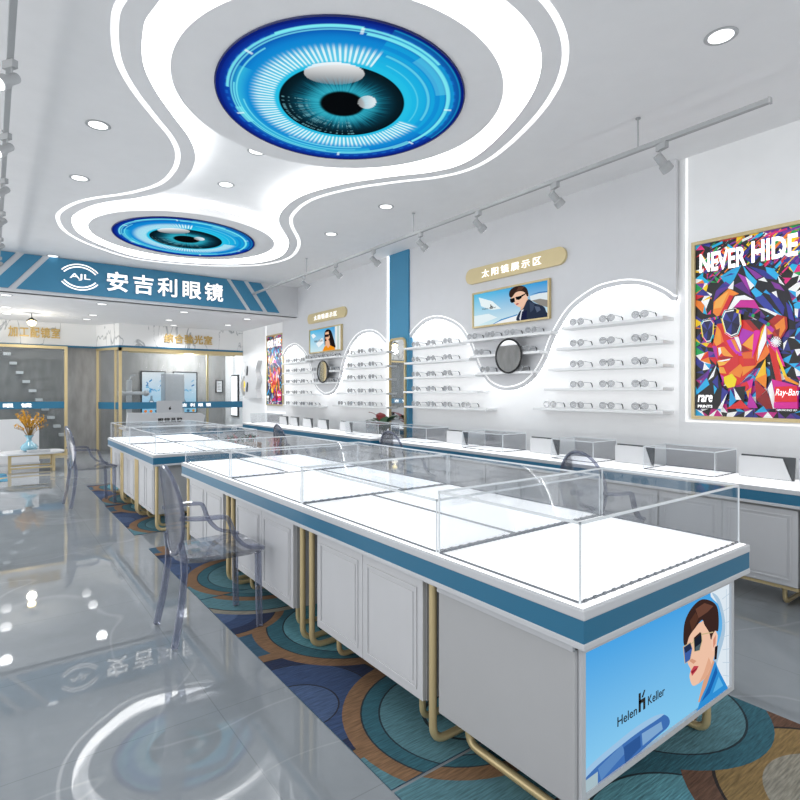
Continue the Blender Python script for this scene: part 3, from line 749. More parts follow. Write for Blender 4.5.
    text_mesh(w, 'Ray-Ban', fr, PU0+.645, PV0+.17, w=.16, h=.07, d0=d+.001, d1=d+.002, shear=.3)
    text_mesh(w, 'GENUINE SINCE 1937', fr, PU0+.655, PV0+.062, w=.14, h=.014, d0=d+.001, d1=d+.002)
    text_mesh(w, 'rare', fr, PU0+.035, PV0+.125, w=.125, h=.065, d0=d+.001, d1=d+.002, bold=.02, shear=.2)
    text_mesh(w, 'PRINTS', fr, PU0+.035, PV0+.075, w=.125, h=.025, d0=d+.001, d1=d+.002, bold=.02)
    mb.build('printed_sheet', M['print'], parent, weld=False)
    w.build('lettering', M['whitetext'], parent, weld=False)
def ring_frame(mb, fr, u0, v0, u1, v1, w, d0, d1):
    mb.prism(fr, rect(u0, v0, u1, v1), d0, d1, holes=[rect(u0+w, v0+w, u1-w, v1-w)])
t = thing('advertising_poster', 'large gold framed poster of a colourful faceted face in sunglasses, nearest the camera', 'poster', (XW-.001, 1.95, PV0-.03), 'colourful sunglasses posters')
m = MB(); ring_frame(m, frX(XW-.001), PU0-.03, PV0-.03, PU1+.03, PV1+.03, .03, 0, .03); m.build('frame', M['gold'], t)
poster_mesh(t, XW-.006)
c = copy_tree(t); c.location = (XW-.001, 11.6, PV0-.09); c['label'] = 'gold framed colourful faceted face poster at the far end of the right wall'

# --- wall screens, plaques, round mirrors
def screen(name, label, corners, x, polys, conv, txt=None):
    ys_ = [onX(px, py, x-.04) for px, py in corners]; u0, u1 = -ys_[0][0], -ys_[1][0]
    v0 = (ys_[2][1]+ys_[3][1])/2; v1 = (ys_[0][1]+ys_[1][1])/2
    t = thing(name, label, 'wall picture', (x, -(u0+u1)/2, v0), 'gold framed advertising pictures on the wall')
    fr = frX(x)
    m = MB(); m.prism(fr, rect(u0+.01, v0+.01, u1-.01, v1-.01), 0, .02); m.build('backing', M['dark'], t)
    m = MB(); ring_frame(m, fr, u0, v0, u1, v1, .022, 0, .04); m.build('frame', M['gold'], t)
    fr2 = frX(x-.0205); m = MB()
    def cc(px, py):
        u, v = conv(px, py); return (min(u1-.02, max(u0+.02, u)), min(v1-.02, max(v0+.02, v)))
    m.add([fr2.p(a, b, .0004) for a, b in rect(u0+.02, v0+.02, u1-.02, v1-.02)], [(0, 1, 2, 3)], 0, [hx('#d5f0f4'), hx('#cfe6ee'), hx('#2f97d8'), hx('#58bfe8')])
    d = pic(m, fr2, cc, polys)
    m.build('print', M['lightbox'], t, weld=False)
    return fr2, d, t
def cS(px, py): y, z = onX(460+px/8, 260+py/8, XP-.02); return (-y, z)
man2 = [('#eaf6f8', [(150, 300), (260, 330), (330, 390), (250, 400), (170, 370)]), ('#e6f4f8', [(110, 450), (230, 430), (300, 460), (200, 500), (110, 540)]), ('#f3f6f7', [(260, 530), (330, 480), (460, 440), (480, 500)]),
        ('#3f8fc8', [(255, 528), (330, 474), (460, 434), (462, 442), (332, 484), (265, 528)]), ('#dfe9ee', [(560, 290), (640, 265), (715, 255), (715, 330), (570, 330)]), ('#8f8c86', [(575, 325), (640, 310), (715, 320), (715, 380), (640, 360)]), ('#3a79b8', [(560, 280), (640, 255), (716, 247), (716, 256), (640, 266)]),
        ('#e9b99d', [(500, 330), (545, 300), (552, 360), (520, 410), (485, 400), (490, 370)]),
        ('#2a3448', [(468, 492), (476, 420), (510, 385), (548, 315), (600, 345), (672, 372), (692, 412), (702, 460)]), ('#dfe3ea', [(478, 470), (494, 405), (512, 392), (504, 440), (486, 488)]), ('#1b2142', [(500, 412), (540, 402), (536, 476), (488, 484)]),
        ('#3e4a61', [(560, 335), (600, 350), (590, 400), (566, 420)]), ('#55627a', [(600, 370), (640, 375), (650, 400), (620, 420)]),
        ('#efc4aa', [(410, 300), (450, 255), (500, 248), (532, 272), (540, 320), (512, 368), (482, 378), (452, 362), (430, 335)]), ('#f3cdb6', [(534, 275), (550, 262), (556, 285), (540, 305)]),
        ('#352420', [(400, 292), (400, 255), (425, 225), (470, 208), (520, 212), (545, 240), (553, 285), (540, 290), (525, 262), (490, 250), (450, 262), (420, 300)]), ('#5a3d30', [(455, 250), (475, 215), (520, 215), (500, 240)]),
        ('#0d0f14', [(405, 312), (442, 302), (446, 335), (420, 346), (408, 335)]), ('#0d0f14', [(448, 298), (496, 286), (500, 304), (478, 320), (455, 318)]), ('#0d0f14', [(492, 286), (530, 266), (532, 274), (498, 298)]), ('#b04550', [(452, 352), (470, 345), (478, 352), (460, 362)])]
fr2, d, t = screen('wall_screen', 'gold framed picture of a man in dark sunglasses and leather jacket', [(472, 294), (549, 277), (549, 318), (472, 329)], XP-.001, man2, cS)
m = MB(); text_mesh(m, 'Helen Keller', fr2, cS(185, 400)[0], cS(185, 402)[1]-.0, w=.24, h=.022, d0=d, d1=d+.001); text_mesh(m, 'h', fr2, cS(250, 390)[0], cS(250, 395)[1], h=.06, d0=d, d1=d+.001, bold=.04); m.build('lettering', M['blacktext'], t, weld=False)
def cF(px, py): y, z = onX(300+px/8, 300+py/8, XP-.02); return (-y, z)
wom = [('#f2f7fa', [(90, 280), (110, 270), (130, 290), (105, 310)]), ('#f2f7fa', [(130, 350), (180, 300), (190, 340), (150, 380)]), ('#e9ecea', [(280, 205), (328, 198), (328, 400), (285, 396)]), ('#b9cfca', [(300, 202), (312, 200), (312, 398), (300, 398)]),
       ('#1d1517', [(198, 270), (212, 240), (232, 234), (252, 250), (268, 300), (280, 345), (284, 380), (235, 380), (212, 340), (200, 365)]), ('#eeb996', [(205, 330), (235, 320), (245, 370), (225, 400), (205, 380)]), ('#f0bd9b', [(203, 262), (230, 252), (240, 300), (222, 332), (206, 312)]),
       ('#2a1a22', [(200, 278), (238, 272), (232, 294), (204, 298)]), ('#d0404a', [(207, 312), (217, 310), (214, 320)]), ('#f2951c', [(182, 412), (198, 372), (215, 365), (228, 385), (245, 362), (278, 378), (288, 402)])]
fr2, d, t = screen('wall_screen', 'gold framed picture of a long haired woman in sunglasses and an orange top', [(309, 330), (341, 324), (341, 350), (309, 354)], XP-.001, wom, cF)
m = MB(); text_mesh(m, 'Helen h Keller', fr2, cF(118, 340)[0], cF(118, 342)[1], w=.34, h=.05, d0=d, d1=d+.001); m.build('lettering', M['blacktext'], t, weld=False)

def plaque(label, y0, y1, z0, z1):
    t = thing('wall_plaque', label, 'sign', (XP-.001, (y0+y1)/2, z0), 'gold capsule signs on the wall')
    fr = frX(XP-.001)
    m = MB(); m.prism(fr, rrect(-y0, z0, -y1, z1, (z1-z0)/2-.001, 10), 0, .035); m.build('board', M['goldsign'], t)
    m = MB(); L = y0-y1; text_mesh(m, '太阳镜展示区', fr, -y0+L*.19, z0+(z1-z0)*.24, w=L*.6, h=(z1-z0)*.5, d0=.035, d1=.04, bold=.004, spacing=1.4); m.build('lettering', M['whitetext'], t, weld=False)
plaque('gold capsule sign with white Chinese letters above the man in sunglasses picture', 5.30, 3.72, 2.82, 3.02)
plaque('gold capsule sign with white Chinese letters above the woman in orange picture', 9.85, 8.38, 2.75, 2.94)
def round_mirror(label, y, z, r):
    t = thing('round_mirror', label, 'mirror', (4.954, y, z-r), 'round black rimmed mirrors')
    m = MB(); m.lathe([(r-.012, 0), (r-.012, .012)], (4.9535, y, z), 40, axis=(-1, 0, 0)); m.build('mirror_glass', M['mirror'], t)
    m = MB(); m.tube([(4.942, y+r*cos(2*pi*k/40), z+r*sin(2*pi*k/40)) for k in range(40)], .012, 8, True); m.build('rim', M['black'], t, smooth=True)
round_mirror('round black rimmed mirror in the dip below the man in sunglasses picture', 4.44, 1.83, .2)
round_mirror('round black rimmed mirror in the dip below the woman in orange picture', 9.0, 1.78, .2)

# ------------------------------------------------------------------ shelves and eyewear
def eyewear_proto():
    m = MB()
    for s in (-1, 1):
        m.tube([(0, s*.041+.034*cos(a)*(1 if True else 1), .034+.03*sin(a)) for a in [2*pi*k/18 for k in range(18)]], .0032, 6, True)
    m.tube([(0, -.009, .045), (-.004, 0, .05), (0, .009, .045)], .003, 6)
    for s in (-1, 1): m.tube([(0, s*.074, .047), (.02, s*.077, .05), (.115, s*.074, .046)], .003, 6)
    o = m.build('eyeglasses', M['frame'], smooth=True)
    for s in (-1, 1):
        MB().lathe([(.031, -.001), (.031, .001)], (0, s*.041, .034), 18, axis=(1, 0, 0)).build('lens', M['lens'], o)
        MB().tube([(.112, s*.074, .047), (.128, s*.073, .04), (.14, s*.072, .018), (.141, s*.072, .004)], .0055, 6).build('temple_tip', M['tip'], o)
    return o
gp = eyewear_proto(); gcount = 0
XS = 4.955
def shelf(disp, sec, k, L, R_, gl, group):
    global gcount
    y0, z0 = onX(L[0], L[1], XS); y1, z1 = onX(R_[0], R_[1], XS); z = (z0+z1)/2
    names = {1: 'top', 2: 'second', 3: 'middle', 4: 'fourth', 5: 'lowest'} if sec != 'dip' else {1: 'top', 2: 'middle', 3: 'lowest'}
    where = {'far': 'far arch', 'near': 'near arch', 'dip': 'dip'}[sec]
    wall = {'n': 'closer', 'f': 'distant'}[disp]
    top = '%s shelf, %s of the %s wave display' % (names[k], where, wall)
    xb = XP-.001 if sec == 'dip' else XW-.001
    t = thing('display_shelf', 'thin white shelf, %s row in the %s of the %s wave display' % (names[k], where, wall), 'shelf', (xb, (y0+y1)/2, z-.03), group)
    MB().box(XS, y0, z-.03, xb, y1, z).build('board', M['shelf'], t, bevel=.004)
    n = len(gl)
    for i, px in enumerate(gl):
        o = gp if gcount == 0 else copy_tree(gp); gcount += 1
        y = onX(px, 400, XS+.015)[0]; o.location = (XS+.012, y, z+.0015); sc = 1.12; o.scale = (sc if sec != 'dip' else .95, sc, sc)
        ow = {0: 'leftmost', 1: 'second from left', 2: 'third from left', 3: 'fourth from left'}[i] if i < n-1 or n < 3 else 'rightmost'
        if n == 2: ow = ['left', 'right'][i]
        props(o, 'clear eyeglasses, %s, %s' % (ow, top), 'eyeglasses', 'eyeglasses on the wall shelves')
G = 'white shelves of the wave displays'
gA = [415.5, 431, 447.5]; 
for k, (L, R_, g) in enumerate([((404, 348), (459, 342), gA), ((404, 363), (469, 357.5), gA), ((404, 377.5), (475, 374), gA), ((403, 392), (477.5, 390), gA), ((404, 407), (486, 407), gA+[466])], 1): shelf('n', 'far', k, L, R_, g, G)
for k, (L, R_, g) in enumerate([((462.5, 340), (551, 331), [472, 490, 510, 531]), ((470, 355.5), (540, 350.5), [479, 524]), ((477, 373), (532, 370), [485, 517])], 1): shelf('n', 'dip', k, L, R_, g, G)
gB = [577, 607, 640]
for k, (L, R_, g) in enumerate([((560.5, 327), (663, 315.5), gB), ((556, 348.4), (663, 339), gB), ((547.5, 369), (663, 363.2), gB), ((543.6, 389), (663, 386.2), gB), ((532.4, 408.5), (663, 409.6), [550]+gB)], 1): shelf('n', 'near', k, L, R_, g, G)
gC = [288, 295.5, 303]
for k, (L, R_, g) in enumerate([((282.5, 363.7), (306, 360.5), gC), ((282.5, 373), (310, 371), gC), ((282.5, 384), (311, 382), gC), ((282.5, 394), (312, 394), gC), ((282.5, 404.5), (318, 406), gC+[311])], 1): shelf('f', 'far', k, L, R_, g, G)
for k, (L, R_, g) in enumerate([((305, 359.5), (339, 355), [307.5, 315.5, 324, 332]), ((311, 372), (334, 369.5), [314, 331]), ((312.5, 383), (333, 381), [316, 330.5])], 1): shelf('f', 'dip', k, L, R_, g, G)
gD = [350, 360.5, 371.5]
for k, (L, R_, g) in enumerate([((342, 355), (386.5, 351), gD), ((341, 367.5), (386.5, 365.5), gD), ((339, 380), (386.5, 378), gD), ((336, 393), (386.5, 392.5), gD), ((332, 405.5), (386.5, 406), [340.5]+gD)], 1): shelf('f', 'near', k, L, R_, g, G)

# tall mirror on the blue pilaster
t = thing('tall_mirror', 'tall gold framed mirror with rounded top leaning on the blue pilaster', 'mirror', (XP-.031, 6.8, .0))
fr = frX(XP-.031); u0, u1 = -7.03, -6.6
sh = [(u0, .02), (u1, .02), (u1, 2.12)] + arc(u1-.1, 2.14, .1, .1, 0, pi/2, 5) + arc(u0+.1, 2.14, .1, .1, pi/2, pi, 5)
si = [(u0+.03, .05), (u1-.03, .05), (u1-.03, 2.12)] + arc(u1-.1, 2.14, .07, .07, 0, pi/2, 5) + arc(u0+.1, 2.14, .07, .07, pi/2, pi, 5)
m = MB(); m.prism(fr, sh, 0, .03, holes=[si]); m.build('frame', M['gold'], t)
m = MB(); m.prism(fr, si, .005, .012); m.build('mirror_glass', M['mirror'], t)

# ------------------------------------------------------------------ counters
def u_frame(mb, pts, r=.016): mb.tube(round_path(pts, .07, 6), r, 10)
def countertop(label, x0, x1, y0, y1, supports, supx=None, group='white display countertops'):
    t = thing('display_countertop', label, 'counter', ((x0+x1)/2, (y0+y1)/2, 0), group)
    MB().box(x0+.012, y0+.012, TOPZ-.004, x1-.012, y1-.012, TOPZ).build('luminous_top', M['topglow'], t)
    MB().box(x0, y0, .748, x1, y1, TOPZ-.002).build('edge_lip', M['lip'], t, bevel=.004)
    MB().box(x0+.003, y0+.003, .682, x1-.003, y1-.003, .748).build('teal_band', M['teal'], t)
    MB().box(x0, y0, .662, x1, y1, .682).build('lower_lip', M['lip'], t, bevel=.003)
    a, b = (supx or (x0+.045, x1-.045))
    for y in supports:
        m = MB(); u_frame(m, [(a, y, .662), (a, y, .024), (b, y, .024), (b, y, .662)]); m.build('support_frame', M['gold'], t, smooth=True)
    return t
def cab_door(mb, fr, u0, v0, u1, v1):
    mb.prism(fr, rect(u0, v0, u1, v1), 0, .018)
    a, b, c = .035, .047, .06
    mb.prism(fr, rect(u0+a, v0+a, u1-a, v1-a), .018, .024, holes=[rect(u0+b, v0+b, u1-b, v1-b)])
    mb.prism(fr, rect(u0+c, v0+c, u1-c, v1-c), .018, .022)
def cabinet(label, x0, x1, y0, y1, z0, legs=True, group='white two door base cabinets', face='left', goldrail=False):
    t = thing('base_cabinet', label, 'cabinet', ((x0+x1)/2, (y0+y1)/2, 0), group)
    MB().box(x0, y0, z0, x1, y1, .655).build('carcass', M['carcass'], t, bevel=.003)
    fr = frX(x0); ym = (y0+y1)/2
    for a, b in ((y1-.004, ym+.002), (ym-.002, y0+.004)):
        m = MB(); cab_door(m, fr, -a, z0+.004, -b, .645); m.build('door', M['door'], t, bevel=.002)
    MB().box(x0-.02, y0, .6555, x1, y1, .6615).build('top_trim', M['gold'], t)
    if goldrail: MB().box(x0-.01, y0, z0-.02, x1, y1, z0).build('base_rail', M['gold'], t)
    zz = z0-.02 if goldrail else z0
    for y in (y0+.1, y1-.1):
        m = MB(); m.tube(round_path([(x0+.06, y, zz), (x0+.06, y, .022), (x1-.06, y, .022), (x1-.06, y, zz)], .05, 5), .014, 10); m.build('leg_frame', M['gold'], t, smooth=True)
    return t
AX0, AX1, AY0, AY1 = 1.345, 2.478, .925, 5.02
countertop('long white glass topped counter with teal band, nearest the camera', AX0, AX1, AY0, AY1, (1.64, 2.65, 2.76, 3.85, 3.95, 4.95))
cabinet('white two door cabinet under the nearest counter, beside its picture end', 1.40, 2.42, 1.69, 2.58, .157)
cabinet('white two door cabinet under the nearest counter, beside the clear chair', 1.40, 2.42, 2.86, 3.78, .157)
cabinet('white two door cabinet under the nearest counter, at its far end', 1.40, 2.42, 4.04, 4.90, .157)
BX0, BX1, BY0, BY1 = 1.275, 2.4, 5.76, 8.36
countertop('white counter with teal band behind the gap, farther along the left aisle', BX0, BX1, BY0, BY1, (5.8, 6.66, 6.76, 7.52, 7.62, 8.32))
for i, (a, b) in enumerate(((5.9, 6.6), (6.82, 7.46), (7.68, 8.26))):
    cabinet('white two door cabinet under the farther left counter, %s along the row' % ['first', 'second', 'third'][i], 1.33, 2.34, a, b, .157)
# picture end of the near counter
t = thing('end_cabinet', 'white counter end block with a lit picture of a man in sunglasses', 'cabinet', (1.9, 1.29, 0))
MB().box(1.385, .985, .16, 2.45, 1.60, .655).build('carcass', M['carcass'], t, bevel=.003)
MB().box(1.375, .985, .63, 2.46, 1.60, .661).build('top_rail', M['lip'], t, bevel=.002)
for x in (1.5, 2.33):
    m = MB(); m.tube(round_path([(x, 1.55, .16), (x, 1.55, .024), (x, 1.03, .024), (x, 1.03, .16)], .05, 5), .016, 10); m.build('leg_frame', M['gold'], t, smooth=True)
fr = frY(.983); eu0, eu1, ev0, ev1 = 1.42, 2.42, .2, .622
m = MB(); ring_frame(m, fr, eu0-.02, ev0-.02, eu1+.02, ev1+.02, .02, 0, .012); m.build('picture_frame', M['lip'], t)
def cE(px, py):
    u, v = onY(560+px/3.333, 560+py/3.333, .983); return (min(eu1, max(eu0, u)), min(ev1, max(ev0, v)))
m = MB(); m.add([fr.p(a, b, .001) for a, b in rect(eu0, ev0, eu1, ev1)], [(0, 1, 2, 3)], 0, [hx('#8fd0f2'), hx('#7cc6f0'), hx('#3f9fe4'), hx('#4aa4e6')])
man1 = [('#dfeaf3', [(500, 110), (580, 60), (590, 380), (540, 430), (505, 460), (515, 330), (540, 230), (535, 160)]), ('#a9c6dd', [(505, 110), (530, 130), (548, 200), (545, 260), (520, 350), (508, 440), (512, 330), (538, 230), (530, 160)])]
for k in range(7): man1.append(('#bcd0e0', line((538, 130+k*42), (585, 100+k*45), 2)))
for k in range(3): man1.append(('#bcd0e0', line((550+k*12, 95-k*8), (552+k*12, 410-k*10), 1.5)))
man1 += [('#3f6fb4', [(60, 730), (110, 672), (160, 630), (230, 570), (300, 525), (335, 512), (357, 524), (355, 552), (310, 592), (200, 690), (60, 800)]),
         ('#9cc4e6', [(60, 722), (110, 665), (230, 566), (300, 521), (335, 510), (330, 520), (235, 585), (120, 680), (60, 742)]), ('#5b89c2', [(120, 690), (200, 612), (210, 640), (130, 730)]), ('#2d5796', [(205, 620), (260, 580), (262, 620), (210, 680)]), ('#7fa8d2', [(265, 575), (330, 535), (335, 560), (268, 615)]), ('#a8bfc8', [(60, 742), (118, 700), (118, 745), (60, 800)])]
man1 += [('#d9a283', [(452, 470), (470, 400), (498, 325), (510, 340), (500, 390), (470, 470)]), ('#2f8fd6', [(448, 500), (462, 455), (480, 415), (508, 332), (524, 370), (552, 425)]), ('#1b62b0', [(462, 470), (490, 410), (512, 350), (516, 372), (490, 440)]), ('#5bb4ea', [(500, 440), (520, 385), (535, 415)]),
         ('#f0c3a8', [(408, 280), (425, 235), (455, 220), (475, 205), (500, 232), (510, 240), (508, 300), (496, 345), (478, 385), (452, 408), (432, 414), (422, 385), (426, 362), (418, 345), (414, 330), (408, 312)]),
         ('#e2ab8d', [(496, 345), (478, 385), (452, 408), (470, 370), (486, 320)]), ('#f3c9b2', [(496, 300), (494, 262), (508, 230), (516, 248), (512, 282), (503, 300)]), ('#d69078', [(500, 290), (500, 262), (509, 245), (508, 275)]),
         ('#f0c3a8', [(424, 250), (440, 215), (480, 190), (502, 240), (470, 265)]), ('#3a2622', [(400, 272), (402, 215), (414, 178), (436, 146), (462, 128), (492, 133), (512, 152), (518, 190), (516, 232), (506, 232), (498, 245), (492, 262), (486, 238), (470, 212), (462, 196), (440, 222), (420, 250), (410, 280)]),
         ('#6a4538', [(440, 160), (470, 140), (500, 150), (480, 170), (450, 190)]), ('#553529', [(420, 200), (440, 170), (450, 190), (428, 235)]), ('#20161a', [(504, 285), (514, 280), (510, 326), (502, 328)]),
         ('#c9b489', line((424, 276), (434, 266), 3)), ('#c9b489', line((456, 244), (498, 236), 3.5)), ('#c9b489', [(396, 284), (422, 268), (428, 290), (421, 328), (402, 341)]), ('#c9b489', [(430, 258), (458, 236), (461, 264), (452, 297), (433, 301)]),
         ('#3c5fa8', [(398, 286), (420, 271), (426, 290), (419, 326), (403, 338)]), ('#1a2230', [(432, 259), (456, 239), (458, 264), (450, 295), (434, 299)]), ('#23304f', [(398, 286), (420, 271), (423, 290), (403, 305)]), ('#4d5f68', [(436, 285), (454, 272), (450, 294), (436, 298)]), ('#3a2622', [(430, 254), (452, 234), (454, 240), (432, 259)]),
         ('#c24450', [(419, 365), (430, 347), (446, 347), (440, 360), (424, 380)]), ('#8e2230', [(421, 366), (442, 352), (440, 356), (424, 372)]), ('#d59a7e', [(414, 330), (422, 322), (438, 330), (428, 340)])]
d = pic(m, fr, cE, man1, .0016, .0004)
m.build('lit_picture', M['lightbox'], t, weld=False)
m = MB()
def etext(s, p0, p1, h, bold=0.):
    a, b = cE(*p0), cE(*p1); text_mesh(m, s, fr, a[0], a[1], w=b[0]-a[0], h=h, d0=d, d1=d+.001, bold=bold)
etext('Helen', (173, 547), (238, 508), .03); etext('Keller', (275, 476), (331, 437), .03)
a = cE(244, 500); 
for uu, v0_, v1_, w_ in ((a[0], a[1], a[1]+.062, .012), (a[0]+.028, a[1], a[1]+.026, .012)): m.prism(fr, rect(uu, v0_, uu+w_, v1_), d, d+.001)
m.prism(fr, rect(a[0], a[1]+.026, a[0]+.04, a[1]+.038), d, d+.001); m.prism(fr, [(a[0]+.018, a[1]+.044), (a[0]+.034, a[1]+.064), (a[0]+.04, a[1]+.062), (a[0]+.026, a[1]+.042)], d, d+.001)
m.build('lettering', M['blacktext'], t, weld=False)

# counter row along the right wall
CX0, CX1 = 4.05, 4.57
countertop('long white counter with teal band running along the right wall, near half', CX0, CX1, .3, 5.86, (), None)
countertop('white counter with teal band along the right wall, far half beyond the plant', CX0, CX1, 6.05, 10.7, (), None)
ords = ['first', 'second', 'third', 'fourth', 'fifth', 'sixth', 'seventh']
yy = .34
for i in range(6):
    cabinet('white cabinet on gold base under near right wall counter, %s from near end' % ords[i], 4.105, 4.54, yy, yy+.905, .15, group='cabinets along the right wall', goldrail=True); yy += .912
for i in range(5):
    cabinet('white cabinet on gold base under far right wall counter, %s from near end' % ords[i], 4.105, 4.54, 6.1+i*.915, 7.01+i*.915, .15, group='cabinets along the right wall', goldrail=True)

# ------------------------------------------------------------------ glass display cases
def glass_case(label, x0, x1, y0, y1, h, group, z=TOPZ, sides='lrnft', div=None, back='glass'):
    t = thing('glass_case', label, 'display case', ((x0+x1)/2, (y0+y1)/2, z), group)
    z0, z1 = z+.001, z+h; g = .004
    if 'l' in sides: MB().box(x0, y0, z0, x0+g, y1, z1).build('side_pane', M['glass'], t)
    if 'r' in sides: MB().box(x1-g, y0, z0, x1, y1, z1).build('side_pane', M[back], t)
    if div:
        MB().box(div-g/2, y0+g, z0, div+g/2, y1-g, z1-.08).build('divider_pane', M['glass'], t)
        MB().box(div-.004, y0+g, z0, div+.004, y1-g, z0+.006).build('divider_channel', M['edgedark'], t)
    if 'n' in sides: MB().box(x0+g, y0, z0, x1-g, y0+g, z1).build('end_pane', M['glass'], t)
    if 'f' in sides: MB().box(x0+g, y1-g, z0, x1-g, y1, z1).build('end_pane', M['glass'], t)
    if 't' in sides: MB().box(x0, y0, z1, x1, y1, z1+g).build('top_pane', M['glass'], t)
    m = MB(); e = .005
    for a, b in (((x0, y0), (x1, y0)), ((x0, y1), (x1, y1)), ((x0, y0), (x0, y1)), ((x1, y0), (x1, y1))):
        m.box(min(a[0], b[0])-e/2, min(a[1], b[1])-e/2, z1-.002, max(a[0], b[0])+e/2, max(a[1], b[1])+e/2, z1+g+.002)
    for x in (x0, x1):
        for y in (y0, y1): m.box(x-e/2, y-e/2, z0, x+e/2, y+e/2, z1)
    m.build('polished_edges', M['glassedge'], t)
    m = MB(); e = .003
    m.box(x0, y1-e, z0, x1, y1, z0+.006); m.box(x0, y0, z0, x1, y0+e, z0+.006)
    m.box(x1-e, y0, z0, x1, y1, z0+.006); m.box(x0, y0, z0, x0+e, y1, z0+.006)
    # little metal glides in pairs along the bottom edge
    for k in range(int((x1-x0)/.05)): m.box(x0+.02+k*.05, y0-.002, z0, x0+.035+k*.05, y0+.004, z0+.008)
    m.build('bottom_channel', M['edgedark'], t)
    return t
gcs = 'glass cases on the countertops'
glass_case('glass case on the nearest counter, directly above its picture end', 1.375, 2.455, .96, 1.585, .235, gcs)
glass_case('long glass case across the nearest counter, second from its picture end', 1.375, 2.455, 1.60, 2.73, .2, gcs, div=1.83)
glass_case('glass case across the nearest counter, third from its picture end', 1.375, 2.455, 2.75, 3.85, .2, gcs, div=2.1)
glass_case('glass case on the far end of the nearest counter', 1.372, 2.455, 3.87, 4.98, .18, gcs, div=1.83)
glass_case('glass case on the near half of the farther left counter', 1.31, 2.36, 5.80, 7.05, .2, gcs, div=1.8)
glass_case('glass case on the far half of the farther left counter', 1.31, 2.36, 7.1, 8.32, .2, gcs, div=1.8)
yc = .5
for i, (a, b) in enumerate(((.4, 1.28), (1.80, 2.34), (2.80, 3.24), (3.85, 4.45), (5.08, 5.8))):
    glass_case('low glass case on near right wall counter, %s from the near end' % ords[i], 4.2, 4.56, a, b, .18, gcs, back='glasstint')
glass_case('low glass case on far right wall counter, nearer one', 4.2, 4.56, 6.1, 6.95, .18, gcs, back='glasstint')
glass_case('low glass case on far right wall counter, farther one', 4.2, 4.56, 9.9, 10.65, .18, gcs, back='glasstint')

# desk mirrors standing on the wall counter
def desk_mirror_proto():
    t = thing('table_mirror', 'x', 'table mirror', (0, 0, 0))
    fr = Fr((0, 0, 0), (0, -1, 0), (0, 0, 1), (-1, 0, 0))
    m = MB(); m.prism(fr, [(-.22, 0), (.2, 0), (.13, .165), (-.22, .165)], .006, .012); m.build('white_front', M['white'], t)
    m = MB(); m.prism(fr, [(.06, 0), (.215, 0), (.225, .178), (-.2, .178), (-.2, .166), (.04, .166)], -.006, .004); m.build('dark_back', M['dark'], t)
    m = MB(); m.box(-.012, -.2, 0, .03, .2, .006); m.build('foot', M['dark'], t)
    return t
dmp = desk_mirror_proto()
dmy = [onX(px, 440, 4.5)[0] for px in (474, 563, 658)] + [1.50-.12] + [onX(px, 440, 4.5)[0] for px in (357, 333, 317, 303, 292)]
dml = ['second from the poster end after the gap', 'x']
order = sorted(range(len(dmy)), key=lambda i: dmy[i])
for n_, i in enumerate(order):
    o = dmp if n_ == 0 else copy_tree(dmp)
    o.location = (4.44, dmy[i]+.22*(.8 if n_ < 3 else 1), TOPZ+.001)
    if n_ < 3: o.scale = (1, .8, .92)
    o['label'] = 'white fronted table mirror on right wall counter, %s from the near end' % (['first', 'second', 'third', 'fourth', 'fifth', 'sixth', 'seventh', 'eighth', 'ninth'][n_]); o['group'] = 'table mirrors on the wall counter'

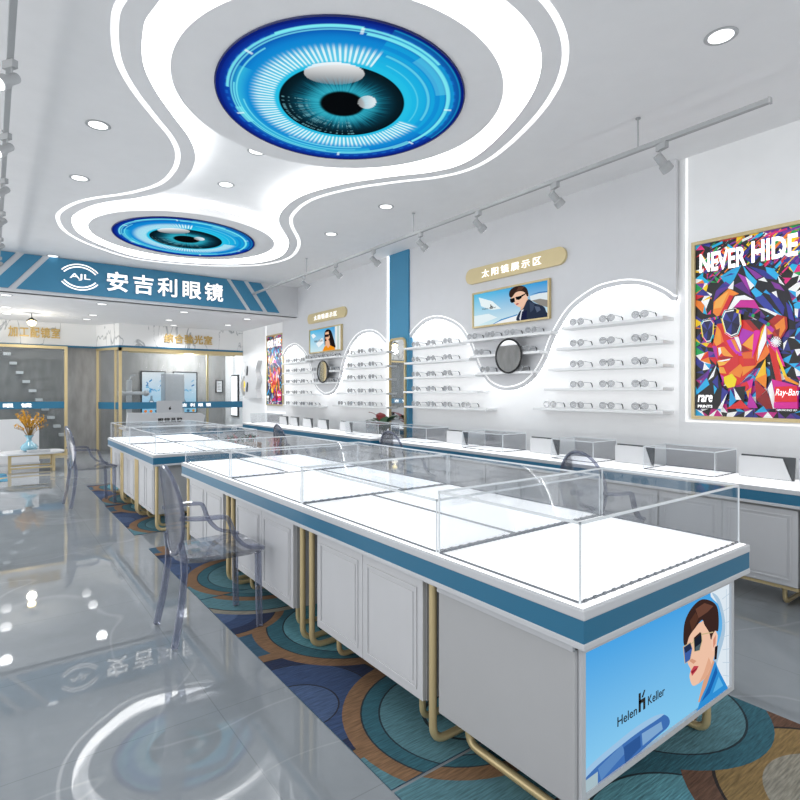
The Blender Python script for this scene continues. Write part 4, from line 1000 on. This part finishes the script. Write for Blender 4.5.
# ------------------------------------------------------------------ rugs
def clip(poly, x0, y0, x1, y1):
    for ax, lim, sg in ((0, x0, 1), (0, x1, -1), (1, y0, 1), (1, y1, -1)):
        out = []
        for i in range(len(poly)):
            a, b = poly[i-1], poly[i]; ia, ib = (a[ax]-lim)*sg >= 0, (b[ax]-lim)*sg >= 0
            if ia != ib:
                t = (lim-a[ax])/(b[ax]-a[ax]); out.append((a[0]+(b[0]-a[0])*t, a[1]+(b[1]-a[1])*t))
            if ib: out.append(b)
        poly = out
        if not poly: return []
    return poly
TAN, TEAL, TEALD, NAVY, NAVYD, GREY, GOLD, RUST = '#846448', '#54808a', '#2f6270', '#33486e', '#1d2a4a', '#918c7e', '#8b7146', '#654838'
def rug(label, x0, x1, y0, y1, ph, group='patterned rugs under the left counters'):
    m = MB(); m.box(x0, y0, .0005, x1, y1, .004, 0, hx('#34576e')); z = .0042
    cs = []
    for k in range(-1, 3):
        b = y0 + ph + k*2.195
        cs += [(1.60, b+.18, .60, [(1., GREY), (.9, '#2a2a2c'), (.88, TEAL)]), (2.35, b+.5, .62, [(1, GOLD), (.8, GREY), (.5, TEAL)]),
               (1.12, b+.80, .50, [(1, TAN), (.87, '#20242c'), (.855, NAVYD), (.70, '#20242c'), (.69, NAVY), (.36, '#20242c'), (.345, '#43587c')]),
               (1.74, b+1.42, .56, [(1, TAN), (.85, '#1d3038'), (.835, TEALD), (.68, '#1d3038'), (.665, '#5b94a0'), (.3, '#1d3038'), (.27, '#6ba3ac')]),
               (1.66, b+.32, .52, [(1, TAN), (.85, '#1d3038'), (.835, TEALD), (.7, '#1d3038'), (.685, TEAL), (.34, '#1d3038'), (.31, '#5f929e')]),
               (1.15, b+1.98, .40, [(1, TAN), (.87, '#20242c'), (.855, NAVYD), (.62, NAVY), (.3, '#4a5f84')]),
               (2.35, b+1.2, .55, [(1, RUST), (.82, '#2a2422'), (.8, GOLD), (.55, GREY), (.3, TEALD)]),
               (2.4, b+2.0, .5, [(1, TEALD), (.8, '#1d3038'), (.78, TEAL), (.4, TAN)])]
    for cx, cy, r, rings in cs:
        for f, c in rings:
            off = (1-f)*r*.25
            p = clip(ell(cx-off*.3, cy-off*.5, r*f, r*f, 56), x0, y0, x1, y1)
            if len(p) > 2:
                m.add([(x, y, z) for x, y in p], [tuple(range(len(p)))], 0, hx(c)); z += .000015
    return m.build('patterned_rug', M['rug'], label=label, cat='rug', group=group, weld=False)
RX0, RX1 = 1.125, 2.72
rug('blue and tan circle patterned rug, frontmost, under the picture end of the counter', RX0, RX1, -.6, 1.535, -.06)
rug('blue and tan circle patterned rug under the middle of the nearest counter', RX0, RX1, 1.552, 3.73, -.1)
rug('blue and tan circle patterned rug under the far end of the nearest counter', RX0, RX1, 3.742, 5.24, 0)
rug('blue and tan circle patterned rug under the near half of the farther left counter', 1.12, RX1, 5.82, 7.55, .0)
rug('blue and tan circle patterned rug under the far half of the farther left counter', 1.14, RX1, 7.56, 9.3, .0)

# ------------------------------------------------------------------ clear acrylic chairs
def chair_proto():
    t = thing('ghost_chair', 'x', 'chair', (0, 0, 0))
    seat = [(-.19, -.17), (.06, -.215), (.2, -.215), (.245, -.19), (.255, 0), (.245, .19), (.2, .215), (.06, .215), (-.19, .17)]
    m = MB(); m.prism(Fr((0, 0, .445), (1, 0, 0), (0, 1, 0), (0, 0, 1)), smooth_pts(seat, 3, True), 0, .03); m.build('seat', M['ghost'], t, bevel=.006)
    lean = lambda z: -.19 - (z-.46)*.1
    # back: an oval shell
    zc, ry, rz = .72, .185, .255; m = MB(); N = 40
    outer = [(ry*cos(2*pi*k/N), zc+rz*sin(2*pi*k/N)) for k in range(N)]
    vs = []
    rings = (1, .75, .5, .25)
    for dx in (0, .008):
        for f in rings: vs += [(lean(zc+(z-zc)*f)-.03*(1-(y/ry)**2*f*f)+dx, y*f, zc+(z-zc)*f) for y, z in outer]
    fs = []
    for s in range(2):
        o = s*4*N
        for i in range(3): fs += [(o+i*N+k, o+i*N+(k+1) % N, o+(i+1)*N+(k+1) % N, o+(i+1)*N+k) for k in range(N)]
        fs.append(tuple(o+3*N+k for k in range(N)))
    fs += [(k, (k+1) % N, 4*N+(k+1) % N, 4*N+k) for k in range(N)]
    m.add(vs, fs); m.build('backrest', M['ghost'], t, smooth=True)
    m = MB(); m.tube([(lean(z)-.03*(1-(y/ry)**2)+.004, y, z) for y, z in outer], .011, 8, True); m.build('back_rim', M['ghostbar'], t, smooth=True)
    for s in (-1, 1):
        m = MB(); m.tube([(-.215, s*.15, .56), (-.2, s*.165, .46), (-.2, s*.17, .38), (-.225, s*.185, .18), (-.26, s*.2, .004)], .018, 8, flat=(.034, .03)); m.build('leg', M['ghostbar'], t, bevel=.004)
        m = MB(); m.tube([(.215, s*.195, .45), (.22, s*.195, .2), (.225, s*.195, .004)], .018, 8, flat=(.034, .03)); m.build('leg', M['ghostbar'], t, bevel=.004)
        arm = smooth_pts([(-.225, s*.175, .70), (-.12, s*.225, .695), (0, s*.235, .69), (.03, s*.235, .66), (.06, s*.235, .58), (.12, s*.23, .51), (.2, s*.215, .485), (.245, s*.2, .47)], 3)
        m = MB(); m.tube(arm, .02, 8, flat=(.036, .022)); m.build('armrest', M['ghostbar'], t, bevel=.004)
    return t
cp = chair_proto()
CH = 'clear acrylic armchairs at the counters'
cp.location = (1.055, 3.30, .004); cp['label'] = 'clear acrylic armchair in the left aisle, nearest the camera, facing the counter'; cp['group'] = CH
for (x, y, rz, lb) in ((1.0, 7.80, .1, 'clear acrylic armchair at the farther left counter beyond the gap'), (3.58, 2.33, 0, 'clear acrylic chair in the right aisle, behind the picture end of the near counter'), (3.67, 4.78, .1, 'clear acrylic chair in the right aisle, midway by the plant'), (3.2, 6.55, 0, 'clear acrylic chair in the right aisle, at the far half of the wall counter')):
    o = copy_tree(cp); o.location = (x, y, 0.003); o.rotation_euler = (0, 0, rz); o['label'] = lb

# ------------------------------------------------------------------ plants
def leaf_mesh(m, base, tip, w, up=.03, mi=0):
    b, t = Vector(base), Vector(tip); d = t-b; s = d.cross(Vector((0, 0, 1))).normalized(); n = s.cross(d).normalized()
    L = []; Rr = []; C = []
    for k in range(7):
        f = k/6; ww = w*sin(pi*min(1, f*.9+.08))**.8*(1-f**4)
        c = b+d*f+n*(up*sin(pi*f)); C.append(c); L.append(c+s*ww+n*.01); Rr.append(c-s*ww+n*.01)
    m.add(L+C+Rr, [(i, i+1, 7+i+1, 7+i) for i in range(6)] + [(7+i, 7+i+1, 14+i+1, 14+i) for i in range(6)], mi)
t = thing('potted_anthurium', 'potted plant with red flowers and dark green leaves beside the tall mirror', 'potted plant', (4.78, 6.84, 0))
m = MB(); m.lathe([(.11, 0), (.15, .3), (.155, .34), (.13, .34), (.12, .3)], (4.78, 6.84, 0), 24); m.build('pot', M['pot'], t, smooth=True)
rl = random.Random(5); ms_ = MB()
for k in range(14):
    a = k*2.4; h = rl.uniform(.84, 1.0) + (.06 if k % 3 == 0 else 0); r = rl.uniform(.06, .16); b = (4.78+r*.6*cos(a), 6.84+r*.8*sin(a), h-.06); tp = (4.78+(r+.16)*cos(a)*.8, 6.84+(r+.2)*sin(a), h-rl.uniform(-.08, .06))
    ms_.tube(smooth_pts([(4.78, 6.84, .3), (4.78+r*.3*cos(a), 6.84+r*.3*sin(a), .55), b], 4), .005, 6)
    q = MB(); leaf_mesh(q, b, tp, .085); q.build('flower' if k % 3 == 0 else 'leaf', M['spathe'] if k % 3 == 0 else M['leaf'], t, smooth=True)
ms_.build('stems', M['leaf'], t)
t = thing('reflection_planter', 'small wooden planter box with reddish green plants in the right aisle', 'planter', (3.3, 8.9, 0))
m = MB(); m.box(2.95, 8.75, 0, 3.65, 9.05, .55); m.build('box', M['wood'], t, bevel=.01)  # box and foliage stand in for the plant mirrored in glass
m = MB()
for k in range(26):
    x, y = rl.uniform(3.0, 3.6), rl.uniform(8.8, 9.0); leaf_mesh(m, (x, y, .55), (x+rl.uniform(-.12, .12), y+rl.uniform(-.12, .12), .55+rl.uniform(.08, .16)), .03, mi=k % 3 == 0)
m.build('foliage', [M['leaf'], M['spathe']], t)

# ------------------------------------------------------------------ far left lounge
tx, ty = .58, 11.75
t = thing('coffee_table', 'low white topped coffee table with gold frame at far left', 'table', (tx, ty, 0))
m = MB(); m.prism(frU(.31), smooth_pts([(tx-.48, ty), (tx-.38, ty-.3), (tx, ty-.36), (tx+.38, ty-.3), (tx+.5, ty), (tx+.38, ty+.3), (tx, ty+.36), (tx-.38, ty+.3)], 5, True), 0, .03); m.build('tabletop', M['white'], t)
for sx in (-1, 1):
    for sy in (-1, 1): MB().box(tx+sx*.32-.02, ty+sy*.22-.02, 0, tx+sx*.32+.02, ty+sy*.22+.02, .30).build('leg', M['gold'], t)
m = MB()
for sy in (-1, 1): m.box(tx-.34, ty+sy*.22-.015, .28, tx+.34, ty+sy*.22+.015, .31); m.box(tx-.3, ty+sy*.22-.012, .06, tx+.3, ty+sy*.22+.012, .085)
for sx in (-1, 1): m.box(tx+sx*.32-.015, ty-.22, .28, tx+sx*.32+.015, ty+.22, .31); m.box(tx+sx*.32-.012, ty-.2, .06, tx+sx*.32+.012, ty+.2, .085)
m.build('rails', M['gold'], t)
vx, vy = .545, 11.75
t = thing('flower_vase', 'blue glass vase of golden branches on the coffee table', 'vase', (vx, vy, .341))
m = MB(); m.lathe([(.06, 0), (.12, .03), (.135, .07), (.11, .12), (.05, .17), (.035, .21), (.045, .25), (.075, .29), (.065, .29), (.03, .22)], (vx, vy, .341), 24); m.build('vase', M['vase'], t, smooth=True)
m = MB(); f = MB()
for k in range(34):
    a = rl.uniform(0, 2*pi); r = rl.uniform(.08, .34); h = rl.uniform(.22, .46)-r*.35
    tip = Vector((vx+r*cos(a), vy+r*sin(a), .341+.29+h)); mid = Vector((vx+r*.4*cos(a), vy+r*.4*sin(a), .341+.29+h*.55))
    m.tube([(vx, vy, .341+.22), mid, tip], .004, 5)
    for j in range(5):
        c = mid.lerp(tip, j/4); leaf_mesh(f, c, c+Vector((rl.uniform(-.05, .05), rl.uniform(-.05, .05), rl.uniform(.02, .06))), .012)
m.build('branches', M['stem'], t); f.build('blossoms', M['golden'], t)
t = MB().box(.5, 11.44, .341, .84, 11.58, .385).build('tissue_box', M['alu'], bevel=.006, label='flat pale grey box lying on the coffee table in front of the vase', cat='box', loc=(.67, 11.51, .341))
t = thing('low_partition', 'low white partition panel behind the coffee table', 'partition', (0, 12.9, 0))
MB().box(-1.6, 12.88, 0, .76, 12.96, .87).build('panel', M['white'], t, bevel=.004); MB().box(-1.62, 12.86, 0, .775, 12.98, .03).build('base', M['alu'], t)
mr_ = MB(); mr_.box(-1.3, 10.55, .0005, .21, 11.55, .008, 0, hx('#4a8fae'))
for k in range(10):
    for j, c in enumerate(('#d8b060', '#2f4f86', '#e0d2b0', '#3a86a8')):
        q = clip(ell(-1.3+k*.16+j*.05, 10.6+((k*7+j*3) % 10)*.1, .09-j*.015, .05-j*.008, 20), -1.3, 10.55, .21, 11.55)
        if len(q) > 2: mr_.add([(x, y, .0085+(k*4+j)*.00004) for x, y in q], [tuple(range(len(q)))], 0, hx(c))
mr_.build('small_rug', M['rug'], label='small blue and gold rug at the left edge before the coffee table', cat='rug', weld=False)
# floating stair treads on the concrete wall
t = thing('floating_staircase', 'flight of white floating stair treads on the grey wall', 'staircase', (.7, YL, .3))
for (px, py) in ((6.9, 354), (13, 363.3), (19.5, 372.7), (26, 381.6), (32.5, 390.8), (38.8, 399.8), (45, 409), (50.8, 417.3), (56.8, 426), (62.3, 434.5), (68.5, 442.5)):
    x, z = onY(px, py, YL-.1)
    MB().box(x-.065, YL-.25, z-.03, x+.065, YL+.0195, z+.03).build('tread', M['niche'], t, bevel=.004)
# glazed partition of the left room
def glazed(label, x0, x1, y, ztop, posts, txt, tx0, tw, band=True, group='gold framed glass partitions'):
    t = thing('glass_partition', label, 'partition', ((x0+x1)/2, y, 0), group)
    m = MB(); m.box(x0, y-.03, ztop-.06, x1, y+.03, ztop); m.box(x0, y-.03, 0, x1, y+.03, .05)
    for p in posts: m.box(p-.03, y-.03, .05, p+.03, y+.03, ztop-.06)
    m.build('gold_frame', M['gold'], t)
    MB().box(x0+.02, y-.004, .05, x1-.02, y+.004, ztop-.06).build('pane', M['pane'], t)
    MB().box(x0+.03, y-.008, 1.04, x1-.03, y-.005, 1.19).build('teal_band', M['teal'], t)
    m = MB(); text_mesh(m, txt, frY(y-.008), tx0, 1.07, w=tw, h=.09, d0=.001, d1=.004, bold=.02, spacing=2.2); m.build('lettering', M['whitetext'], t, weld=False)
    return t
glazed('gold framed glass partition with teal band in front of the floating stairs', -3.2, 1.36, 14.15, 2.41, (1.33, -1.5, -3.17), '安吉利眼镜', -.75, 1.45)
t = thing('pendant_lamp', 'small glowing pendant lamp with dark cap before the left marble header', 'lamp', (.64, 12.9, SOF))
m = MB(); m.tube([(.64, 12.9, SOF-.001), (.64, 12.9, 2.84)], .005, 6); m.build('cord', M['black'], t)
m = MB(); m.lathe([(.015, .06), (.03, .05), (.1, 0), (.092, 0), (.02, .04)], (.64, 12.9, 2.8), 20); m.build('cap', M['black'], t, smooth=True)
m = MB(); m.lathe([(.01, -.09), (.055, -.07), (.075, -.03), (.06, .0), (.02, .02)], (.64, 12.9, 2.79), 16); m.build('bulb', M['warm'], t, smooth=True)

# header letters
def letters(name, label, s, y, x0, w, z, h):
    m = MB(); text_mesh(m, s, frY(y), x0, z, w=w, h=h, d0=.001, d1=.03, bold=.02, spacing=1.15)
    m.build(name, M['goldtext'], label=label, cat='sign', weld=False, loc=(x0+w/2, y, z), group='gold letters on the marble headers')
letters('header_lettering', 'gold Chinese letters on the left marble header behind the pendant lamp', '加工配镜室', YL-.1, onY(8, 330, YL-.1)[0], onY(60, 330, YL-.1)[0]-onY(8, 330, YL-.1)[0], 2.59, .24)
letters('header_lettering', 'gold Chinese letters on the marble header above the glass booth', '综合验光室', YB, onY(164, 340, YB)[0], onY(212, 340, YB)[0]-onY(164, 340, YB)[0], 2.56, .22)

# ------------------------------------------------------------------ the testing booth
t = thing('testing_booth', 'glass booth with gold frame and teal band under the marble header', 'booth', (3.7, YB, 0))
m = MB()
def post(x, y, w=.06): m.box(x-w/2, y-w/2, 0, x+w/2, y+w/2, 2.409)
post(2.33, YB+.03); post(2.27, YB+.2, .06); post(1.99, YL-.06, .05); post(4.45, YB+.6, .05)
m.box(2.3, YB, 2.33, XW-.003, YB+.06, 2.409)
m.tube([(1.99, YL-.06, 2.385), (2.3, YB+.03, 2.385)], .03, 8, flat=(.05, .05)); m.box(2.6, YB+.57, 2.34, XW-.003, YB+.63, 2.409)
m.build('gold_frame', M['gold'], t)
MB().box(2.36, YB+.02, .03, XW-.004, YB+.028, 2.33).build('front_pane', M['pane'], t)
m = MB(); m.add([(2.02, YL-.09, .03), (2.31, YB+.06, .03), (2.31, YB+.06, 2.35), (2.02, YL-.09, 2.35)], [(0, 1, 2, 3)]); m.build('side_pane', M['pane'], t)
MB().box(2.36, YB+.012, 1.01, XW-.004, YB+.019, 1.165).build('teal_band', M['teal'], t)
m = MB(); m.add([(2.0, YL-.1, 1.01), (2.3, YB+.06, 1.01), (2.3, YB+.06, 1.165), (2.0, YL-.1, 1.165)], [(0, 1, 2, 3)]); m.build('side_band', M['teal'], t)
x0 = onY(174, 405, YB)[0]
m = MB(); text_mesh(m, '安吉利眼镜', frY(YB+.012), x0, 1.045, w=onY(211, 405, YB)[0]-x0, h=.085, d0=.001, d1=.004, bold=.02, spacing=2.1); m.build('lettering', M['whitetext'], t, weld=False)
# lit posters inside
def lit_poster(label, x0, x1, z0, z1):
    t = thing('lightbox_poster', label, 'poster', ((x0+x1)/2, YI, z0), 'lightbox posters inside the booth')
    fr = frY(YI-.001)
    m = MB(); m.prism(fr, rect(x0, z0, x1, z1), 0, .03); m.build('case', M['black'], t)
    m = MB(); u = lambda a, b: (x0+.03+(x1-x0-.06)*a, z0+.03+(z1-z0-.06)*b); f2 = frY(YI-.031)
    m.add([f2.p(*u(a, b), .001) for a, b in rect(0, 0, 1, 1)], [(0, 1, 2, 3)], 0, [hx('#7fc4ea'), hx('#8fd0ee'), hx('#eef6fb'), hx('#f6fafc')])
    rp = random.Random(4)
    for k in range(16):
        a, b = rp.uniform(.1, .85), rp.uniform(.5, .78); q = line((a, b), (a+rp.uniform(.05, .14), b+rp.uniform(-.06, .06)), rp.uniform(.02, .04)); m.flat(f2, [u(*p) for p in q], .002+k*.0001, 0, hx(rp.choice(['#2f8fd0', '#4aa6dc', '#5bb6e4', '#1f78bd'])))
    m.flat(f2, [u(*p) for p in [(.32, .1), (.5, .1), (.52, .28), (.46, .34), (.46, .42), (.36, .42), (.36, .34), (.3, .28)]], .004, 0, hx('#7c94a4')); m.flat(f2, [u(*p) for p in [(.35, .2), (.47, .2), (.47, .29), (.35, .29)]], .0045, 0, hx('#e8eef2'))
    for k, c in enumerate(('#e8842a', '#e8842a', '#36607f', '#e0a040')): m.flat(f2, [u(*p) for p in ell(.15+k*.24, .04, .07, .035, 12)], .005, 0, hx(c))
    m.build('lit_sheet', M['lightbox'], t, weld=False)
zz0, zz1 = onY(150, 414, YI)[1], onY(150, 371, YI)[1]
lit_poster('blue and white lightbox poster in the booth, left of the white cabinet', onY(140.5, 380, YI)[0], onY(165.5, 380, YI)[0], zz0, zz1)
lit_poster('blue and white lightbox poster in the booth, partly behind the white cabinet', onY(172.5, 380, YI)[0], onY(197, 380, YI)[0], zz0, zz1)
t = thing('framed_notice', 'small black framed white notice on the grey wall of the booth', 'picture', (4.8, YI, 1.4))
a, b = onY(215.5, 380, YI)[0], onY(222.5, 380, YI)[0]; fr = frY(YI-.001); z0, z1 = 1.38, 1.72
m = MB(); ring_frame(m, fr, a, z0, b, z1, .02, 0, .03); m.build('frame', M['black'], t)
m = MB(); m.prism(fr, rect(a+.02, z0+.02, b-.02, z1-.02), 0, .012); m.build('sheet', M['niche'], t)
m = MB()
for k in range(5): m.prism(fr, rect(a+.05, z1-.09-k*.04, b-.05-(k % 2)*.02, z1-.08-k*.04), .012, .014)
m.build('printed_lines', M['dark'], t)
t = thing('sight_chart', 'tall white lit sight chart with black symbols on the wall inside the booth', 'eye chart', (XW, 14.1, .8))
fr = frX(XW-.001); m = MB(); m.prism(fr, rect(-14.35, .75, -13.85, 1.85), 0, .04); m.build('case', M['black'], t)
m = MB(); m.prism(fr, rect(-14.31, .79, -13.89, 1.81), .04, .045); m.build('lit_panel', M['ledsoft'], t)
m = MB()
for k in range(7):
    for j in range(3): text_mesh(m, 'E', fr, -14.24+j*.13, 1.62-k*.12, h=.08-k*.008, d0=.046, d1=.048)
m.build('symbols', M['blacktext'], t, weld=False)
t = thing('white_cabinet', 'tall narrow white cabinet inside the booth between the two posters', 'cabinet', (3.68, 14.4, 0))
a, b = onY(165, 380, 14.2)[0], onY(184.5, 380, 14.2)[0]
MB().box(a, 14.2, .05, b, 14.6, 1.86).build('carcass', M['alu'], t, bevel=.005); MB().box(a+.02, 14.22, 0, b-.02, 14.58, .05).build('plinth', M['dark'], t)
MB().box(a+.01, 14.185, .07, b-.01, 14.199, 1.84).build('door', M['white'], t, bevel=.003)
# phoropter stand
t = thing('optometry_stand', 'white optical testing stand with a side arm inside the booth', 'machine', (2.72, 14.1, 0))
px_, pz = onY(129, 392, 14.1)
m = MB(); m.lathe([(.25, 0), (.25, .05), (.08, .08), (.07, .1)], (px_, 14.1, 0), 20); m.build('base', M['white'], t, smooth=True)
MB().box(px_-.055, 14.05, .1, px_+.055, 14.15, 1.68).build('column', M['white'], t, bevel=.01)
MB().box(px_-.2, 14.0, 1.33, px_+.34, 14.08, 1.41).build('arm', M['white'], t, bevel=.02)
m = MB(); m.lathe([(.02, -.06), (.07, -.03), (.07, .03), (.02, .06)], (px_-.2, 14.04, 1.37), 16, axis=(0, 1, 0)); m.lathe([(.02, -.06), (.07, -.03), (.07, .03), (.02, .06)], (px_+.36, 14.04, 1.37), 16, axis=(0, 1, 0)); m.build('lens_head', M['alu'], t, smooth=True)
m = MB(); m.tube([(px_, 14.1, 1.68), (px_+.03, 14.08, 1.78), (px_+.12, 14.06, 1.8)], .02, 8); m.build('lamp_arm', M['alu'], t)
# reception desk in front of the booth
YD = 10.5
t = thing('reception_desk', 'white reception desk with a raised lettered front before the booth', 'desk', (2.55, YD+.3, 0))
a, b = onY(126, 420, YD)[0], onY(204, 420, YD)[0]
m = MB(); m.prism(frY(YD), [(a+.03, 1.035), (b-.06, 1.005), (b+.02, .96), (b-.02, .76), (a, .76)], 0, -.06); m.build('upper_front', M['white'], t)
MB().box(a+.05, YD+.05, 0, b-.05, YD+.6, .72).build('base', M['white'], t, bevel=.005)
MB().box(a, YD+.03, .72, b, YD+.66, .76).build('worktop', M['lip'], t, bevel=.005)
m = MB(); text_mesh(m, '眼镜品牌', frY(YD), onY(158, 420, YD)[0], .845, w=.42, h=.085, d0=.001, d1=.006, bold=.03, spacing=1.2); text_mesh(m, 'AN JI LI', frY(YD), onY(163, 420, YD)[0], .79, w=.25, h=.022, d0=.001, d1=.004); m.build('lettering', M['blacktext'], t, weld=False)
MB().box(a+.6, YD-.03, .6, b+.35, YD+.03, .645).build('teal_rail', M['teal'], t)
t = thing('desktop_monitor', 'silver desktop monitor seen from behind on the reception desk', 'monitor', (2.6, YD+.3, .761))
a, b = onY(157, 410, YD+.3)[0], onY(182.5, 410, YD+.3)[0]
m = MB(); m.prism(frY(YD+.3), rrect(a, .86, b, 1.235, .02), 0, -.03); m.build('screen_housing', M['alu'], t)
m = MB(); c = (a+b)/2; m.prism(frY(YD+.3), [(c-.02+p[0], 1.09+p[1]) for p in ell(.02, 0, .022, .026, 16)], .0005, .002); m.prism(frY(YD+.3), [(c, 1.12), (c+.014, 1.135), (c+.018, 1.13), (c+.006, 1.118)], .0005, .002); m.build('emblem', M['blacktext'], t)
m = MB(); m.box(c-.07, YD+.3, .761, c+.07, YD+.44, .769); m.box(c-.04, YD+.34, .769, c+.04, YD+.35, .95); m.build('stand', M['alu'], t)
t = thing('side_counter', 'low white side counter with teal band right of the reception desk', 'counter', (4.3, 11.2, 0))
MB().box(3.45, 10.9, .0, 4.5, 11.3, .60).build('base', M['door'], t); MB().box(3.4, 10.86, .60, 4.55, 11.34, .68).build('teal_band', M['teal'], t); MB().box(3.38, 10.84, .68, 4.57, 11.36, .71).build('worktop', M['white'], t, bevel=.004)
# wavy white wall cabinet with two dark handles, and a lens shaped sign
t = thing('wavy_wall_cabinet', 'white wavy edged wall cabinet with two dark handles by the booth', 'cabinet', (XW, 12.8, 1.2))
fr = frX(XW-.001)
ww = [(-13.2, 1.25)] + [(-13.2+.1*sin(k/12*4*pi)**2, 1.25+k*.075) for k in range(13)] + [(-12.35-.12*sin(k/12*2*pi)**2, 2.15-k*.075) for k in range(13)]
m = MB(); m.prism(fr, ww, 0, .12); m.build('body', M['white'], t)
for z in (1.42, 1.82):
    m = MB(); m.prism(fr, smooth_pts([(-13.02, z), (-12.96, z), (-12.93, z+.16), (-12.96, z+.22), (-13.0, z+.12)], 3, True), .12, .14); m.build('handle', M['dark'], t)
t = thing('blade_sign', 'lens shaped projecting white sign with a yellow centre beside the booth', 'sign', (4.95, 13.3, 1.4))
fr = frY(13.3); c = onY(243.5, 385, 13.3)[0]
m = MB(); m.prism(fr, [(c+.09*sin(pi*k/16), 1.3+.5*k/16) for k in range(17)] + [(c-.09*sin(pi*k/16), 1.8-.5*k/16) for k in range(17)], 0, .05); m.build('body', M['white'], t)
m = MB(); m.prism(fr, rrect(c-.01, 1.42, c+.06, 1.68, .02), .05, .06); m.build('yellow_light', mat('yellow_glow', '#f2d23a', .4, em=.8), t)
m = MB(); m.tube([(c, 13.3, 1.55), (XW-.001, 13.3, 1.55)], .012, 8); m.build('bracket', M['alu'], t)

# ------------------------------------------------------------------ lights and world
def area(name, loc, rot, sx, sy, e, col=(1, 1, 1)):
    l = bpy.data.lights.new(name, 'AREA'); l.shape = 'RECTANGLE'; l.size = sx; l.size_y = sy; l.energy = e; l.color = col
    o = bpy.data.objects.new(name, l); COL.objects.link(o); o.location = loc; o.rotation_euler = rot; return o
area('left_fill_light', (-3.8, 4.8, 1.9), (0, radians(-90), 0), 3.2, 11, 165)  # added fill light on the open left side, out of view
struct('wall_left', MB().box(-4, 10.5, 0, -3.92, 14.4, SOF), M['concrete'])
area('rear_fill_light', (.5, -2.6, 3.3), (radians(25), 0, 0), 5, 1.5, 100)  # added fill behind the camera, no lamp of the shop
area('lounge_fill_light', (-3.85, 12.4, .95), (0, radians(-110), 0), 1.4, 3.6, 260)  # unseen fill added to lift the dim soffit and marble headers
l = bpy.data.lights.new('booth_fill_light', 'POINT'); l.energy = 85; l.shadow_soft_size = .1; o = bpy.data.objects.new('booth_fill_light', l); COL.objects.link(o); o.location = (4.0, 14.2, 2.3)  # extra point light added to brighten the booth, no visible fixture
l = bpy.data.lights.new('pendant_glow', 'POINT'); l.energy = 10; l.color = (1, .93, .8); l.shadow_soft_size = .08; o = bpy.data.objects.new('pendant_glow', l); COL.objects.link(o); o.location = (.64, 12.9, 2.6)
w = bpy.data.worlds.new('World'); SC.world = w; w.use_nodes = True
bg = w.node_tree.nodes['Background']; bg.inputs[0].default_value = (.95, .965, .97, 1); bg.inputs[1].default_value = .8

SC.view_settings.view_transform = 'Standard'; SC.view_settings.look = 'None'; SC.view_settings.exposure = 0.0
SC.cycles.max_bounces = 10; SC.cycles.transparent_max_bounces = 48; SC.cycles.glossy_bounces = 4; SC.cycles.diffuse_bounces = 4
SC.cycles.sample_clamp_indirect = 4.0
SC.cycles.caustics_reflective = False; SC.cycles.caustics_refractive = False

cam = bpy.data.cameras.new('Camera'); co = bpy.data.objects.new('Camera', cam); COL.objects.link(co)
cam.sensor_width = 36; cam.lens = FPX/800*36; cam.shift_y = -(400-HZ)/800; cam.clip_start = .05
co.location = (0, 0, CAMH); co.rotation_euler = (radians(90), 0, -YAW)
SC.camera = co
